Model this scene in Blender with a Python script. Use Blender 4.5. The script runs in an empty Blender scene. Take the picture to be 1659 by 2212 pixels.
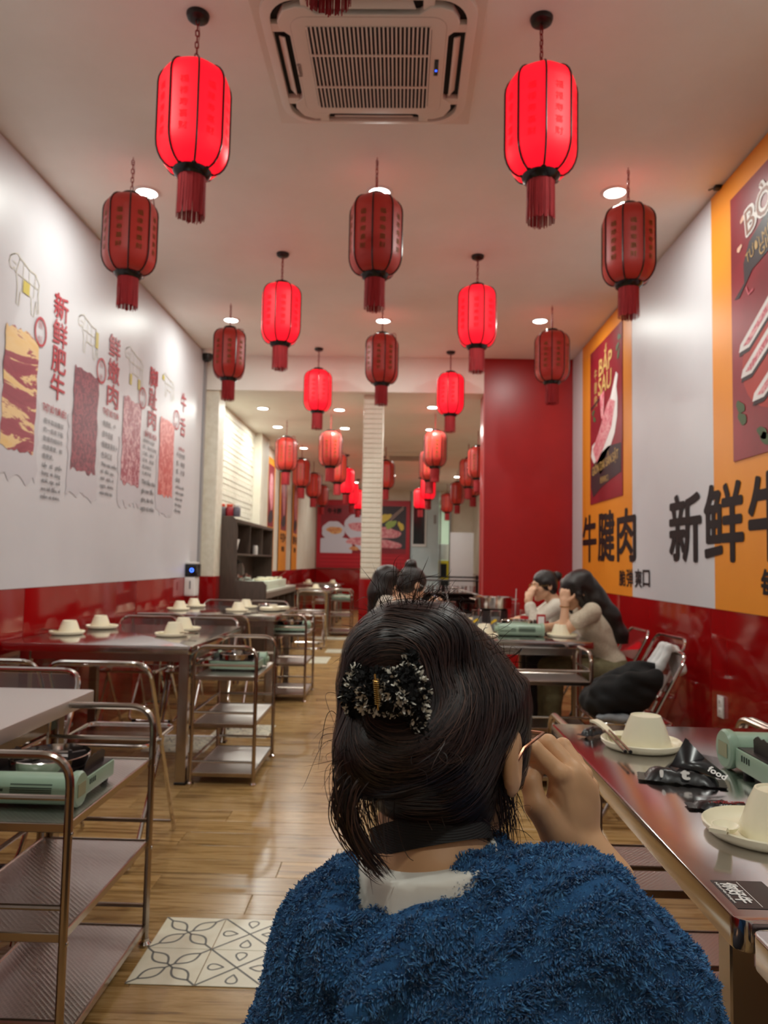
import bpy, bmesh, math, random
import numpy as np
from mathutils import Vector, Matrix

rng = np.random.default_rng(7)
random.seed(7)
SC = bpy.context.scene
COL = SC.collection
PI = math.pi

# ------------------------------------------------------------------ camera
W_PX, H_PX, F_PX = 1659.0, 2212.0, 1610.0
CAM = Vector((0.0, 0.0, 1.21))
def camera_basis():
    u0, v0 = (863.0 - W_PX / 2) / F_PX, (H_PX / 2 - 1215.0) / F_PX
    yl = Vector((u0, v0, -1)).normalized()
    r = math.radians(1.1)
    zx, zy = math.sin(r), math.cos(r)
    zl = Vector((zx, zy, u0 * zx + v0 * zy)).normalized()
    xl = yl.cross(zl)
    return Matrix((xl, yl, zl))
CR = camera_basis()
cam_data = bpy.data.cameras.new('camera')
cam = bpy.data.objects.new('camera', cam_data)
COL.objects.link(cam)
cam_data.sensor_fit = 'VERTICAL'
cam_data.sensor_height = 36.0
cam_data.lens = 36.0 * F_PX / H_PX
cam_data.clip_start = 0.02
cam.matrix_world = Matrix.Translation(CAM) @ CR.to_4x4()
cam_data.dof.use_dof = True
cam_data.dof.focus_distance = 0.86
cam_data.dof.aperture_fstop = 9.0
SC.camera = cam

def ray(px, py):
    return CR @ Vector(((px - W_PX / 2) / F_PX, (H_PX / 2 - py) / F_PX, -1))
def at_y(px, py, y):
    d = ray(px, py); return CAM + d * (y / d.y)
def on_x(px, py, x):
    d = ray(px, py); return CAM + d * (x / d.x)
def on_z(px, py, z):
    d = ray(px, py); return CAM + d * ((z - CAM.z) / d.z)

# ------------------------------------------------------------------ world, exposure
world = bpy.data.worlds.new('world'); SC.world = world
world.use_nodes = True
world.node_tree.nodes['Background'].inputs[0].default_value = (0.5, 0.45, 0.42, 1)
world.node_tree.nodes['Background'].inputs[1].default_value = 0.05
SC.view_settings.view_transform = 'Standard'
SC.view_settings.look = 'None'
SC.view_settings.gamma = 1.0
SC.view_settings.use_curve_mapping = False
SC.view_settings.exposure = 0.0
DOWNLIGHT_W = 14.0
LANTERN_GLOW = 1.0

# ------------------------------------------------------------------ materials
def lin(c):
    out = []
    for v in c[:3]:
        v = v / 255.0
        out.append(v / 12.92 if v <= 0.04045 else ((v + 0.055) / 1.055) ** 2.4)
    return (*out, 1.0)
MATS = {}
def mat(name, col, rough=0.5, metal=0.0, **k):
    if name in MATS: return MATS[name]
    m = bpy.data.materials.new(name); m.use_nodes = True
    b = m.node_tree.nodes['Principled BSDF']
    b.inputs['Base Color'].default_value = lin(col)
    b.inputs['Roughness'].default_value = rough
    b.inputs['Metallic'].default_value = metal
    for kk, v in k.items():
        nm = {'spec': 'Specular IOR Level', 'trans': 'Transmission Weight', 'ior': 'IOR', 'coat': 'Coat Weight', 'coat_rough': 'Coat Roughness',
              'sheen': 'Sheen Weight', 'alpha': 'Alpha', 'sss': 'Subsurface Weight', 'aniso': 'Anisotropic'}.get(kk)
        if nm: b.inputs[nm].default_value = v
    if 'emit' in k:
        b.inputs['Emission Color'].default_value = lin(k['emit']) if max(k['emit']) > 1 else (*k['emit'], 1)
        b.inputs['Emission Strength'].default_value = k.get('power', 1.0)
    MATS[name] = m
    return m
def N(m, t, **kw):
    n = m.node_tree.nodes.new(t)
    for a, v in kw.items(): setattr(n, a, v)
    return n
def L(m, a, b): m.node_tree.links.new(a, b)
def bsdf(m): return m.node_tree.nodes['Principled BSDF']
def texco(m, scale=(1, 1, 1), which='Object'):
    t = N(m, 'ShaderNodeTexCoord'); mp = N(m, 'ShaderNodeMapping')
    mp.inputs['Scale'].default_value = scale
    L(m, t.outputs[which], mp.inputs['Vector'])
    return mp.outputs['Vector']
def noise(m, vec, scale=5, detail=4, rough=0.6, dist=0.0):
    n = N(m, 'ShaderNodeTexNoise')
    n.inputs['Scale'].default_value = scale; n.inputs['Detail'].default_value = detail
    n.inputs['Roughness'].default_value = rough; n.inputs['Distortion'].default_value = dist
    L(m, vec, n.inputs['Vector']); return n.outputs['Fac']
def ramp(m, fac, stops):
    r = N(m, 'ShaderNodeValToRGB'); e = r.color_ramp.elements
    while len(e) < len(stops): e.new(0.5)
    for el, (p, c) in zip(e, stops):
        el.position = p; el.color = lin(c)
    L(m, fac, r.inputs['Fac']); return r.outputs['Color']
def bump(m, fac, strength=0.2, dist=0.002):
    b = N(m, 'ShaderNodeBump'); b.inputs['Strength'].default_value = strength; b.inputs['Distance'].default_value = dist
    L(m, fac, b.inputs['Height']); L(m, b.outputs['Normal'], bsdf(m).inputs['Normal'])
def mottled(name, c1, c2, scale, rough=0.5, bumps=0.0, stretch=(1, 1, 1), lo=0.35, hi=0.65, detail=4, which='Object', **k):
    if name in MATS: return MATS[name]
    m = mat(name, c1, rough, **k)
    f = noise(m, texco(m, stretch, which), scale, detail)
    L(m, ramp(m, f, [(lo, c1), (hi, c2)]), bsdf(m).inputs['Base Color'])
    if bumps: bump(m, f, bumps)
    return m

M_ceiling = mottled('ceiling_paint', (242, 238, 230), (236, 231, 222), 1.5, 0.55)
M_white = mottled('white_vinyl', (208, 208, 212), (202, 202, 207), 1.2, 0.42)
M_cream = mottled('cream_paint', (226, 220, 204), (216, 208, 190), 3, 0.6)
M_red = mottled('red_gloss_panel', (146, 10, 13), (138, 8, 11), 0.8, 0.09, spec=0.5)
M_redm = mottled('red_matte_paint', (165, 14, 20), (152, 10, 16), 1.5, 0.33)
M_orange = mottled('orange_vinyl', (232, 146, 38), (226, 138, 32), 1.5, 0.42)
M_ink = mat('black_ink', (30, 20, 22), 0.6, spec=.25)
M_inkgrey = mat('grey_ink', (92, 92, 96), 0.5)
M_inkred = mat('red_ink', (178, 44, 58), 0.5)
M_inkwhite = mat('white_ink', (235, 232, 228), 0.5)
M_gold = mat('gold_ink', (196, 160, 96), 0.5)
M_olive = mat('olive_ink', (196, 180, 84), 0.5)
M_beige = mat('pale_line_ink', (200, 196, 180), 0.5)
M_wine = mottled('wine_red_print', (148, 26, 42), (122, 18, 34), 2.2, 0.4)
M_black = mat('black_plastic', (22, 20, 20), 0.35)
M_blackmetal = mat('black_metal', (24, 23, 24), 0.4, 0.3)
M_steel = mat('brushed_steel', (176, 170, 164), 0.22, 1.0)
f_ = noise(M_steel, texco(M_steel, (1, 60, 60)), 20, 3)
bump(M_steel, f_, 0.04, 0.001)
M_top = mat('polished_steel_top', (206, 203, 203), 0.13, 1.0)
f_ = noise(M_top, texco(M_top, (2, 90, 20)), 12, 3)
bump(M_top, f_, 0.015, 0.001)
M_satin = mat('satin_steel_top', (214, 210, 208), 0.5, 1.0)
M_chrome = mat('chrome', (205, 200, 196), 0.12, 1.0)
M_tube = mat('satin_tube', (178, 166, 156), 0.2, 1.0)
M_shelf = mat('dimpled_steel', (206, 200, 196), 0.3, 1.0)
_v = texco(M_shelf, (1, 1, 1)); _c = N(M_shelf, 'ShaderNodeTexVoronoi'); _c.inputs['Scale'].default_value = 95; _c.inputs['Randomness'].default_value = 0.0
_r = N(M_shelf, 'ShaderNodeMapping'); _r.inputs['Rotation'].default_value = (0, 0, .785); L(M_shelf, _v, _r.inputs['Vector'])
L(M_shelf, _r.outputs['Vector'], _c.inputs['Vector']); bump(M_shelf, _c.outputs['Distance'], .55, 0.003)
L(M_shelf, ramp(M_shelf, _c.outputs['Distance'], [(.2, (176, 171, 168)), (.5, (212, 208, 204))]), bsdf(M_shelf).inputs['Base Color'])  # dimple shading also painted into the base colour, darker at each dimple
M_acrylic = mat('clear_acrylic', (232, 226, 228), 0.03, 0.0, trans=1.0, ior=1.45)
M_glass = mat('clear_glass', (240, 240, 240), 0.02, 0.0, trans=1.0, ior=1.45)
M_melamine = mat('cream_melamine', (242, 234, 206), 0.28)
M_mint = mottled('mint_enamel', (154, 180, 158), (146, 172, 150), 4, 0.3)
M_dark = mat('dark_burner_plate', (52, 44, 44), 0.4, 0.4)
M_plastic = mat('white_plastic', (226, 224, 220), 0.35)
M_acbody = mat('ivory_plastic', (224, 214, 200), 0.45)
M_void = mat('dark_recess', (14, 13, 16), 0.7)
M_brownwood = mottled('dark_walnut_laminate', (84, 68, 58), (66, 54, 46), 8, 0.45, stretch=(12, 12, 0.7))
M_tassel = mottled('red_tassel_thread', (178, 40, 46), (146, 28, 34), 60, 0.8, stretch=(4, 4, 0.2))
M_chain = mat('red_chain', (140, 40, 40), 0.4, 0.5)
M_gold_m = mat('gold_metal', (200, 160, 90), 0.25, 1.0)
M_wood = mat('oak_laminate', (150, 112, 64), 0.24, spec=0.45)
def _wood():
    m = M_wood
    g = N(m, 'ShaderNodeNewGeometry'); oi = N(m, 'ShaderNodeObjectInfo')
    ad = N(m, 'ShaderNodeMath', operation='ADD'); L(m, g.outputs['Random Per Island'], ad.inputs[0]); L(m, oi.outputs['Random'], ad.inputs[1])
    mul = N(m, 'ShaderNodeMath', operation='MULTIPLY'); mul.inputs[1].default_value = 37.0; L(m, ad.outputs[0], mul.inputs[0])
    sh = N(m, 'ShaderNodeCombineXYZ'); L(m, mul.outputs[0], sh.inputs[0]); L(m, mul.outputs[0], sh.inputs[2])
    va = N(m, 'ShaderNodeVectorMath', operation='ADD'); L(m, g.outputs['Position'], va.inputs[0]); L(m, sh.outputs[0], va.inputs[1])
    mp = N(m, 'ShaderNodeMapping'); mp.inputs['Scale'].default_value = (1.3, 16, 1); L(m, va.outputs[0], mp.inputs['Vector'])
    f = noise(m, mp.outputs['Vector'], 1.6, 6, 0.62, 1.3)
    c = ramp(m, f, [(0.30, (100, 74, 42)), (0.43, (150, 116, 68)), (0.55, (182, 148, 98)), (0.68, (150, 116, 70)), (0.8, (112, 82, 46))])
    fr = N(m, 'ShaderNodeMath', operation='FRACT'); L(m, ad.outputs[0], fr.inputs[0])
    hs = N(m, 'ShaderNodeHueSaturation'); L(m, c, hs.inputs['Color'])
    mr = N(m, 'ShaderNodeMapRange'); mr.inputs['To Min'].default_value = 0.82; mr.inputs['To Max'].default_value = 1.12
    L(m, fr.outputs[0], mr.inputs['Value']); L(m, mr.outputs[0], hs.inputs['Value'])
    L(m, hs.outputs['Color'], bsdf(m).inputs['Base Color'])
    bump(m, f, 0.05, 0.001)
_wood()
M_brick = mottled('white_painted_brick', (228, 224, 208), (214, 208, 190), 14, 0.5, 0.15)

# ------------------------------------------------------------------ mesh building
def new_obj(name, me, m=None, parent=None):
    o = bpy.data.objects.new(name, me); COL.objects.link(o)
    if m is not None:
        if me.materials: me.materials[0] = m
        else: me.materials.append(m)
    if parent is not None: o.parent = parent
    return o
def fillet(pts, rad, seg=5, closed=False):
    pts = [Vector(p) for p in pts]; n = len(pts); out = []
    for i, p in enumerate(pts):
        if not closed and i in (0, n - 1): out.append(p); continue
        a = pts[(i - 1) % n] - p; b = pts[(i + 1) % n] - p
        r = min(rad, a.length * 0.49, b.length * 0.49)
        p0 = p + a.normalized() * r; p1 = p + b.normalized() * r
        for k in range(seg + 1):
            t = k / seg
            out.append(p0 * (1 - t) ** 2 + p * 2 * t * (1 - t) + p1 * t * t)
    return out
class MB:
    def __init__(s): s.v = []; s.f = []
    def add(s, vs, fs):
        b = len(s.v); s.v += [tuple(v) for v in vs]; s.f += [tuple(i + b for i in f) for f in fs]; return s
    def box(s, cx, cy, cz, sx, sy, sz, rot=0.0):
        x, y, z = sx / 2, sy / 2, sz / 2; c, sn = math.cos(rot), math.sin(rot)
        vs = [(cx + a * x * c - b * y * sn, cy + a * x * sn + b * y * c, cz + d * z) for a in (-1, 1) for b in (-1, 1) for d in (-1, 1)]
        return s.add(vs, [(0, 1, 3, 2), (4, 6, 7, 5), (0, 4, 5, 1), (2, 3, 7, 6), (0, 2, 6, 4), (1, 5, 7, 3)])
    def box2(s, x0, x1, y0, y1, z0, z1):
        return s.box((x0 + x1) / 2, (y0 + y1) / 2, (z0 + z1) / 2, x1 - x0, y1 - y0, z1 - z0)
    def tube(s, pts, r, n=8, closed=False, caps=True):
        pts = [Vector(p) for p in pts]; m = len(pts)
        rs = r if isinstance(r, (list, tuple)) else [r] * m
        vs = []; ref = None
        for i, p in enumerate(pts):
            if closed: t = pts[(i + 1) % m] - pts[i - 1]
            else: t = pts[min(i + 1, m - 1)] - pts[max(i - 1, 0)]
            t = t.normalized() if t.length > 1e-9 else Vector((0, 0, 1))
            if ref is None:
                ref = Vector((0, 0, 1)) if abs(t.z) < 0.9 else Vector((1, 0, 0))
            u = (ref - t * ref.dot(t)).normalized(); w = t.cross(u); ref = u
            for k in range(n):
                a = 2 * PI * k / n
                vs.append(p + (u * math.cos(a) + w * math.sin(a)) * rs[i])
        fs = []
        for i in range(m if closed else m - 1):
            j = (i + 1) % m
            for k in range(n):
                fs.append((i * n + k, i * n + (k + 1) % n, j * n + (k + 1) % n, j * n + k))
        if not closed and caps:
            fs.append(tuple(range(n - 1, -1, -1))); fs.append(tuple((m - 1) * n + k for k in range(n)))
        return s.add(vs, fs)
    def lathe(s, prof, n=24, c=(0, 0, 0), axis='z', caps=True):
        vs = []
        for r, z in prof:
            for k in range(n):
                a = 2 * PI * k / n; x, y = r * math.cos(a), r * math.sin(a)
                p = {'z': (x, y, z), 'x': (z, x, y), 'y': (y, z, x)}[axis]
                vs.append((p[0] + c[0], p[1] + c[1], p[2] + c[2]))
        fs = []
        for i in range(len(prof) - 1):
            for k in range(n):
                fs.append((i * n + k, i * n + (k + 1) % n, (i + 1) * n + (k + 1) % n, (i + 1) * n + k))
        if caps:
            fs.append(tuple(range(n - 1, -1, -1))); q = (len(prof) - 1) * n; fs.append(tuple(q + k for k in range(n)))
        return s.add(vs, fs)
    def prism(s, poly, h, M=None):
        """poly in local xy, extruded 0..h along local z, then placed by M"""
        M = M or Matrix.Identity(4); n = len(poly)
        vs = [M @ Vector((p[0], p[1], 0)) for p in poly] + [M @ Vector((p[0], p[1], h)) for p in poly]
        fs = [tuple(range(n - 1, -1, -1)), tuple(range(n, 2 * n))] + [(i, (i + 1) % n, n + (i + 1) % n, n + i) for i in range(n)]
        return s.add(vs, fs)
    def ell(s, c, r, n=16, m=10):
        prof = []
        vs = []
        for i in range(m + 1):
            t = -PI / 2 + PI * i / m
            for k in range(n):
                a = 2 * PI * k / n
                vs.append((c[0] + r[0] * math.cos(t) * math.cos(a), c[1] + r[1] * math.cos(t) * math.sin(a), c[2] + r[2] * math.sin(t)))
        fs = [(i * n + k, i * n + (k + 1) % n, (i + 1) * n + (k + 1) % n, (i + 1) * n + k) for i in range(m) for k in range(n)]
        return s.add(vs, fs)
    def strip(s, pts, w, M, h=0.0):
        """flat ribbon of width w along a 2d path, placed by M"""
        P = [Vector((p[0], p[1])) for p in pts]; vs = []
        for i, p in enumerate(P):
            t = P[min(i + 1, len(P) - 1)] - P[max(i - 1, 0)]
            t = t.normalized() if t.length > 1e-9 else Vector((1, 0)); nrm = Vector((-t.y, t.x)) * (w / 2)
            vs += [M @ Vector((*(p + nrm), h)), M @ Vector((*(p - nrm), h))]
        return s.add(vs, [(2 * i + 1, 2 * i + 3, 2 * i + 2, 2 * i) for i in range(len(P) - 1)])
    def mesh(s, name, bevel=0.0, seg=2, smooth=True, angle=35):
        me = bpy.data.meshes.new(name); me.from_pydata(s.v, [], s.f)
        if bevel > 0:
            bm = bmesh.new(); bm.from_mesh(me)
            es = [e for e in bm.edges if len(e.link_faces) == 2 and e.calc_face_angle(0) > math.radians(40)]
            bmesh.ops.bevel(bm, geom=es, offset=bevel, segments=seg, affect='EDGES', profile=0.6)
            bm.to_mesh(me); bm.free()
        if smooth and len(me.polygons):
            me.polygons.foreach_set('use_smooth', [True] * len(me.polygons)); me.set_sharp_from_angle(angle=math.radians(angle))
        me.update(); return me
    def build(s, name, m, parent=None, bevel=0.0, seg=2, smooth=True, angle=35):
        return new_obj(name, s.mesh(name, bevel, seg, smooth, angle), m, parent)
def rrect(x0, x1, y0, y1, r, seg=6):
    out = []
    for cx, cy, a0 in ((x1 - r, y1 - r, 0), (x0 + r, y1 - r, PI / 2), (x0 + r, y0 + r, PI), (x1 - r, y0 + r, 1.5 * PI)):
        for k in range(seg + 1):
            a = a0 + PI / 2 * k / seg; out.append((cx + r * math.cos(a), cy + r * math.sin(a)))
    return out
def frame4(o, x, y):
    x = Vector(x).normalized(); y = Vector(y).normalized(); z = x.cross(y)
    return Matrix(((x.x, y.x, z.x, o[0]), (x.y, y.y, z.y, o[1]), (x.z, y.z, z.z, o[2]), (0, 0, 0, 1)))

def tag(o, label=None, cat=None, group=None, kind=None):
    if label: o['label'] = label
    if cat: o['category'] = cat
    if group: o['group'] = group
    if kind: o['kind'] = kind
    return o
def thing(name, label, cat, loc=(0, 0, 0), rot=0.0, group=None):
    o = bpy.data.objects.new(name, None); COL.objects.link(o); o.empty_display_size = 0.05
    o.location = loc; o.rotation_euler = (0, 0, rot)
    return tag(o, label, cat, group)
def copy_tree(o, parent=None):
    c = o.copy(); COL.objects.link(c)
    if parent is not None: c.parent = parent
    for ch in list(o.children): copy_tree(ch, c)
    return c
def dup(o, label, loc=None, rot=None, group=None):
    c = copy_tree(o); c['label'] = label
    if loc is not None: c.location = loc
    if rot is not None: c.rotation_euler = (0, 0, rot)
    if group: c['group'] = group
    return c
def structure(o): o['kind'] = 'structure'; return o

_text_cache = {}
def text_mesh(body, bold=0.0, spacing=1.0, line=1.0, align='LEFT'):
    key = (body, bold, spacing, line, align)
    if key in _text_cache: return _text_cache[key]
    cu = bpy.data.curves.new('text', 'FONT'); cu.body = body; cu.space_character = spacing
    cu.space_line = line; cu.resolution_u = 3; cu.align_x = align; cu.fill_mode = 'FRONT'
    ob = bpy.data.objects.new('text', cu); COL.objects.link(ob)
    dg = bpy.context.evaluated_depsgraph_get(); dg.update()
    me = bpy.data.meshes.new_from_object(ob.evaluated_get(dg))
    bpy.data.objects.remove(ob); bpy.data.curves.remove(cu)
    n = len(me.vertices); co = np.empty(n * 3); me.vertices.foreach_get('co', co); co = co.reshape(-1, 3)
    fs = [tuple(p.vertices) for p in me.polygons]
    bpy.data.meshes.remove(me)
    if bold > 0:            # heavier strokes: the glyph laid down again at small offsets
        n0 = len(co); cs, f2 = [], []
        for i, (a, b) in enumerate(((0, 0), (1, 0), (-1, 0), (0, 1), (0, -1), (.7, .7), (-.7, .7), (.7, -.7), (-.7, -.7))):
            cs.append(co + np.array([a * bold, b * bold, i * .0012])); f2 += [tuple(v + i * n0 for v in f) for f in fs]
        co, fs = np.concatenate(cs), f2
    _text_cache[key] = (co, fs); return co, fs
def print_text(name, body, M, w, h, m, parent, bold=0.0, spacing=1.0, line=1.0, shear=0.0, fit='stretch', align='LEFT', warp=None):
    """flat lettering fitted to a w x h box whose lower left corner is M's origin"""
    co, fs = text_mesh(body, bold, spacing, line, align)
    lo, hi = co[:, :2].min(0), co[:, :2].max(0); size = np.maximum(hi - lo, 1e-6)
    sx, sy = w / size[0], h / size[1]
    if fit == 'width': sy = sx
    if fit == 'height': sx = sy
    zz = co[:, 2]
    q = (co[:, :2] - lo) * np.array([sx, sy])
    q[:, 0] += shear * q[:, 1]
    if warp: q = warp(q)
    vs = [M @ Vector((x, y, z * .07)) for (x, y), z in zip(q, zz)]
    return MB().add(vs, fs).build(name, m, parent, smooth=False)

# ------------------------------------------------------------------ signed distance modelling (bodies, hair, cloth)
class SDF:
    def __init__(s, lo, hi, res):
        s.lo = np.array(lo, float); s.res = res
        s.n = np.ceil((np.array(hi, float) - s.lo) / res).astype(int) + 1
        s.ax = [s.lo[i] + res * np.arange(s.n[i]) for i in range(3)]
        s.g = np.full(s.n, 1.0, np.float32)
    def _apply(s, lo, hi, fn, k, sub=False):
        pad = k + 3 * s.res
        i0 = np.maximum(((np.array(lo) - pad - s.lo) / s.res).astype(int), 0)
        i1 = np.minimum(((np.array(hi) + pad - s.lo) / s.res).astype(int) + 2, s.n)
        if np.any(i1 <= i0): return
        sl = tuple(slice(a, b) for a, b in zip(i0, i1))
        X = s.ax[0][sl[0]][:, None, None]; Y = s.ax[1][sl[1]][None, :, None]; Z = s.ax[2][sl[2]][None, None, :]
        d = fn(X, Y, Z); a = s.g[sl]
        if sub:
            b = -d
            if k > 0:
                h = np.clip(0.5 - 0.5 * (b - a) / k, 0, 1) * 1.0
                s.g[sl] = b * (1 - h) + a * h + k * h * (1 - h) if False else np.maximum(a, b) + np.where(np.abs(a - b) < k, (k - np.abs(a - b)) ** 2 / (4 * k), 0)
            else: s.g[sl] = np.maximum(a, b)
        else:
            if k > 0: s.g[sl] = np.minimum(a, d) - np.where(np.abs(a - d) < k, (k - np.abs(a - d)) ** 2 / (4 * k), 0)
            else: s.g[sl] = np.minimum(a, d)
    def ell(s, c, r, R=None, k=0.01, sub=False):
        c = np.array(c, float); r = np.array(r, float); m = r.max()
        R = np.eye(3) if R is None else np.array(R)          # rows are the local axes
        def fn(X, Y, Z):
            p = [X - c[0], Y - c[1], Z - c[2]]
            q = [R[i, 0] * p[0] + R[i, 1] * p[1] + R[i, 2] * p[2] for i in range(3)]
            k0 = np.sqrt((q[0] / r[0]) ** 2 + (q[1] / r[1]) ** 2 + (q[2] / r[2]) ** 2)
            k1 = np.sqrt((q[0] / r[0] ** 2) ** 2 + (q[1] / r[1] ** 2) ** 2 + (q[2] / r[2] ** 2) ** 2) + 1e-9
            return k0 * (k0 - 1) / k1
        s._apply(c - m, c + m, fn, k, sub); return s
    def cap(s, a, b, ra, rb, k=0.01, sub=False, flat=None):
        a = np.array(a, float); b = np.array(b, float); d = b - a; L2 = max(float(d @ d), 1e-9); m = max(ra, rb)
        def fn(X, Y, Z):
            px, py, pz = X - a[0], Y - a[1], Z - a[2]
            t = np.clip((px * d[0] + py * d[1] + pz * d[2]) / L2, 0, 1)
            return np.sqrt((px - t * d[0]) ** 2 + (py - t * d[1]) ** 2 + (pz - t * d[2]) ** 2) - (ra + (rb - ra) * t)
        s._apply(np.minimum(a, b) - m, np.maximum(a, b) + m, fn, k, sub); return s
    def chain(s, pts, rs, k=0.01):
        for i in range(len(pts) - 1): s.cap(pts[i], pts[i + 1], rs[i], rs[i + 1], k)
        return s
    def plane(s, p, nrm):
        """cut away everything on the side the normal points to"""
        p = np.array(p, float); nrm = np.array(nrm, float); nrm = nrm / np.linalg.norm(nrm)
        d = (s.ax[0][:, None, None] - p[0]) * nrm[0] + (s.ax[1][None, :, None] - p[1]) * nrm[1] + (s.ax[2][None, None, :] - p[2]) * nrm[2]
        s.g = np.maximum(s.g, d).astype(np.float32); return s
    def ripple(s, amp, freq, seed=0):
        X = s.ax[0][:, None, None]; Y = s.ax[1][None, :, None]; Z = s.ax[2][None, None, :]
        r = np.random.default_rng(seed); d = 0
        for i in range(5):
            w = r.normal(size=3); w = w / np.linalg.norm(w) * freq * (0.6 + 0.5 * i)
            d = d + np.sin(w[0] * X + w[1] * Y + w[2] * Z + r.uniform(0, 6.28)) / (1 + 0.5 * i)
        s.g = (s.g + amp * d).astype(np.float32); return s
    def sample(s, P):
        q = (P - s.lo) / s.res; q = np.clip(q, 0, s.n - 1.001); i = q.astype(int); f = q - i; g = s.g; o = 0
        for a in (0, 1):
            for b in (0, 1):
                for c in (0, 1):
                    w = (f[:, 0] if a else 1 - f[:, 0]) * (f[:, 1] if b else 1 - f[:, 1]) * (f[:, 2] if c else 1 - f[:, 2])
                    o = o + w * g[i[:, 0] + a, i[:, 1] + b, i[:, 2] + c]
        return o
    def grad(s, P):
        e = s.res; G = np.stack([s.sample(P + np.eye(3)[i] * e) - s.sample(P - np.eye(3)[i] * e) for i in range(3)], 1)
        return G / (np.linalg.norm(G, axis=1, keepdims=True) + 1e-9)
    def surface(s):
        g = s.g; ins = g < 0; n = np.array(g.shape) - 1
        corner = [(a, b, c) for a in (0, 1) for b in (0, 1) for c in (0, 1)]
        cut = lambda A, o: A[o[0]:o[0] + n[0], o[1]:o[1] + n[1], o[2]:o[2] + n[2]]
        cnt = sum(cut(ins, o).astype(np.int8) for o in corner)
        act = (cnt > 0) & (cnt < 8)
        idx = np.full(n, -1, np.int64); cells = np.argwhere(act); idx[act] = np.arange(len(cells))
        acc = np.zeros((len(cells), 3)); num = np.zeros(len(cells))
        for o in corner:
            for ax in range(3):
                if o[ax]: continue
                o2 = list(o); o2[ax] = 1
                ga = g[cells[:, 0] + o[0], cells[:, 1] + o[1], cells[:, 2] + o[2]]; gb = g[cells[:, 0] + o2[0], cells[:, 1] + o2[1], cells[:, 2] + o2[2]]
                m = (ga < 0) != (gb < 0); t = ga / np.where(np.abs(ga - gb) < 1e-12, 1, ga - gb)
                p = np.tile(np.array(o, float), (len(cells), 1)); p[:, ax] += t
                acc[m] += p[m]; num[m] += 1
        V = s.lo + s.res * (cells + acc / np.maximum(num, 1)[:, None])
        F = []
        for ax in range(3):
            u, w = (ax + 1) % 3, (ax + 2) % 3
            sl0 = [slice(None)] * 3; sl1 = [slice(None)] * 3; sl0[ax] = slice(0, -1); sl1[ax] = slice(1, None)
            a, b = ins[tuple(sl0)], ins[tuple(sl1)]
            e = np.argwhere(a != b)
            e = e[(e[:, u] > 0) & (e[:, w] > 0) & (e[:, u] < n[u]) & (e[:, w] < n[w])]
            fl = a[e[:, 0], e[:, 1], e[:, 2]]
            q = []
            for du, dw in ((1, 1), (0, 1), (0, 0), (1, 0)):
                c = e.copy(); c[:, u] -= du; c[:, w] -= dw; q.append(idx[c[:, 0], c[:, 1], c[:, 2]])
            q = np.stack(q, 1); q[~fl] = q[~fl][:, ::-1]; F.append(q)
        F = np.concatenate(F); return V, F
    def build(s, name, m, parent=None, base=(0, 0, 0)):
        V, F = s.surface(); return new_obj(name, mesh_np(name, V - np.array(base), F), m, parent)
def mesh_np(name, V, F, smooth=True):
    me = bpy.data.meshes.new(name); nf, k = F.shape
    me.vertices.add(len(V)); me.vertices.foreach_set('co', np.ascontiguousarray(V, np.float32).ravel())
    me.loops.add(nf * k); me.loops.foreach_set('vertex_index', np.ascontiguousarray(F, np.int32).ravel())
    me.polygons.add(nf); me.polygons.foreach_set('loop_start', np.arange(0, nf * k, k, dtype=np.int32))
    try: me.polygons.foreach_set('loop_total', np.full(nf, k, np.int32))
    except Exception: pass
    if smooth: me.polygons.foreach_set('use_smooth', np.ones(nf, bool))
    me.update(calc_edges=True); me.validate(); return me
# ------------------------------------------------------------------ the room
XL, XR, YB, YF, ZC, ZC2, YBEAM = -2.13, 1.826, 18.8, -3.0, 3.41, 3.03, 7.89
def sbox(name, m, x0, x1, y0, y1, z0, z1, parent=None, bevel=0.0):
    return MB().box2(x0, x1, y0, y1, z0, z1).build(name, m, parent, bevel, smooth=bevel > 0)
floor = structure(sbox('floor', M_void, XL - .1, XR + .1, YF, YB + 3.5, -0.2, -0.012))
ceiling = structure(sbox('ceiling', M_ceiling, XL - .1, XR + .1, YF, YBEAM, ZC, ZC + .15))
ceil_low = structure(sbox('ceiling_rear', M_ceiling, XL - .1, XR + .1, YBEAM + .3, YB + 3.5, ZC2, ZC2 + .15))
beam = structure(sbox('beam', M_ceiling, XL, .872, YBEAM, YBEAM + .3, ZC2, ZC + .1))
wall_left = structure(sbox('wall_left', M_cream, XL - .15, XL, YF, YB, -.2, ZC + .1))
wall_right = structure(sbox('wall_right', M_cream, XR, XR + .15, YF, YB + 3.5, -.2, ZC + .1))
wall_front = structure(sbox('wall_front', M_cream, XL - .1, XR + .1, YF - .15, YF, -.2, ZC + .1))
wall_back = structure(sbox('wall_back', M_cream, XL - .1, 0.27, YB, YB + .12, -.2, ZC2))
WTL, WTR = 1.025, 0.98
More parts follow.
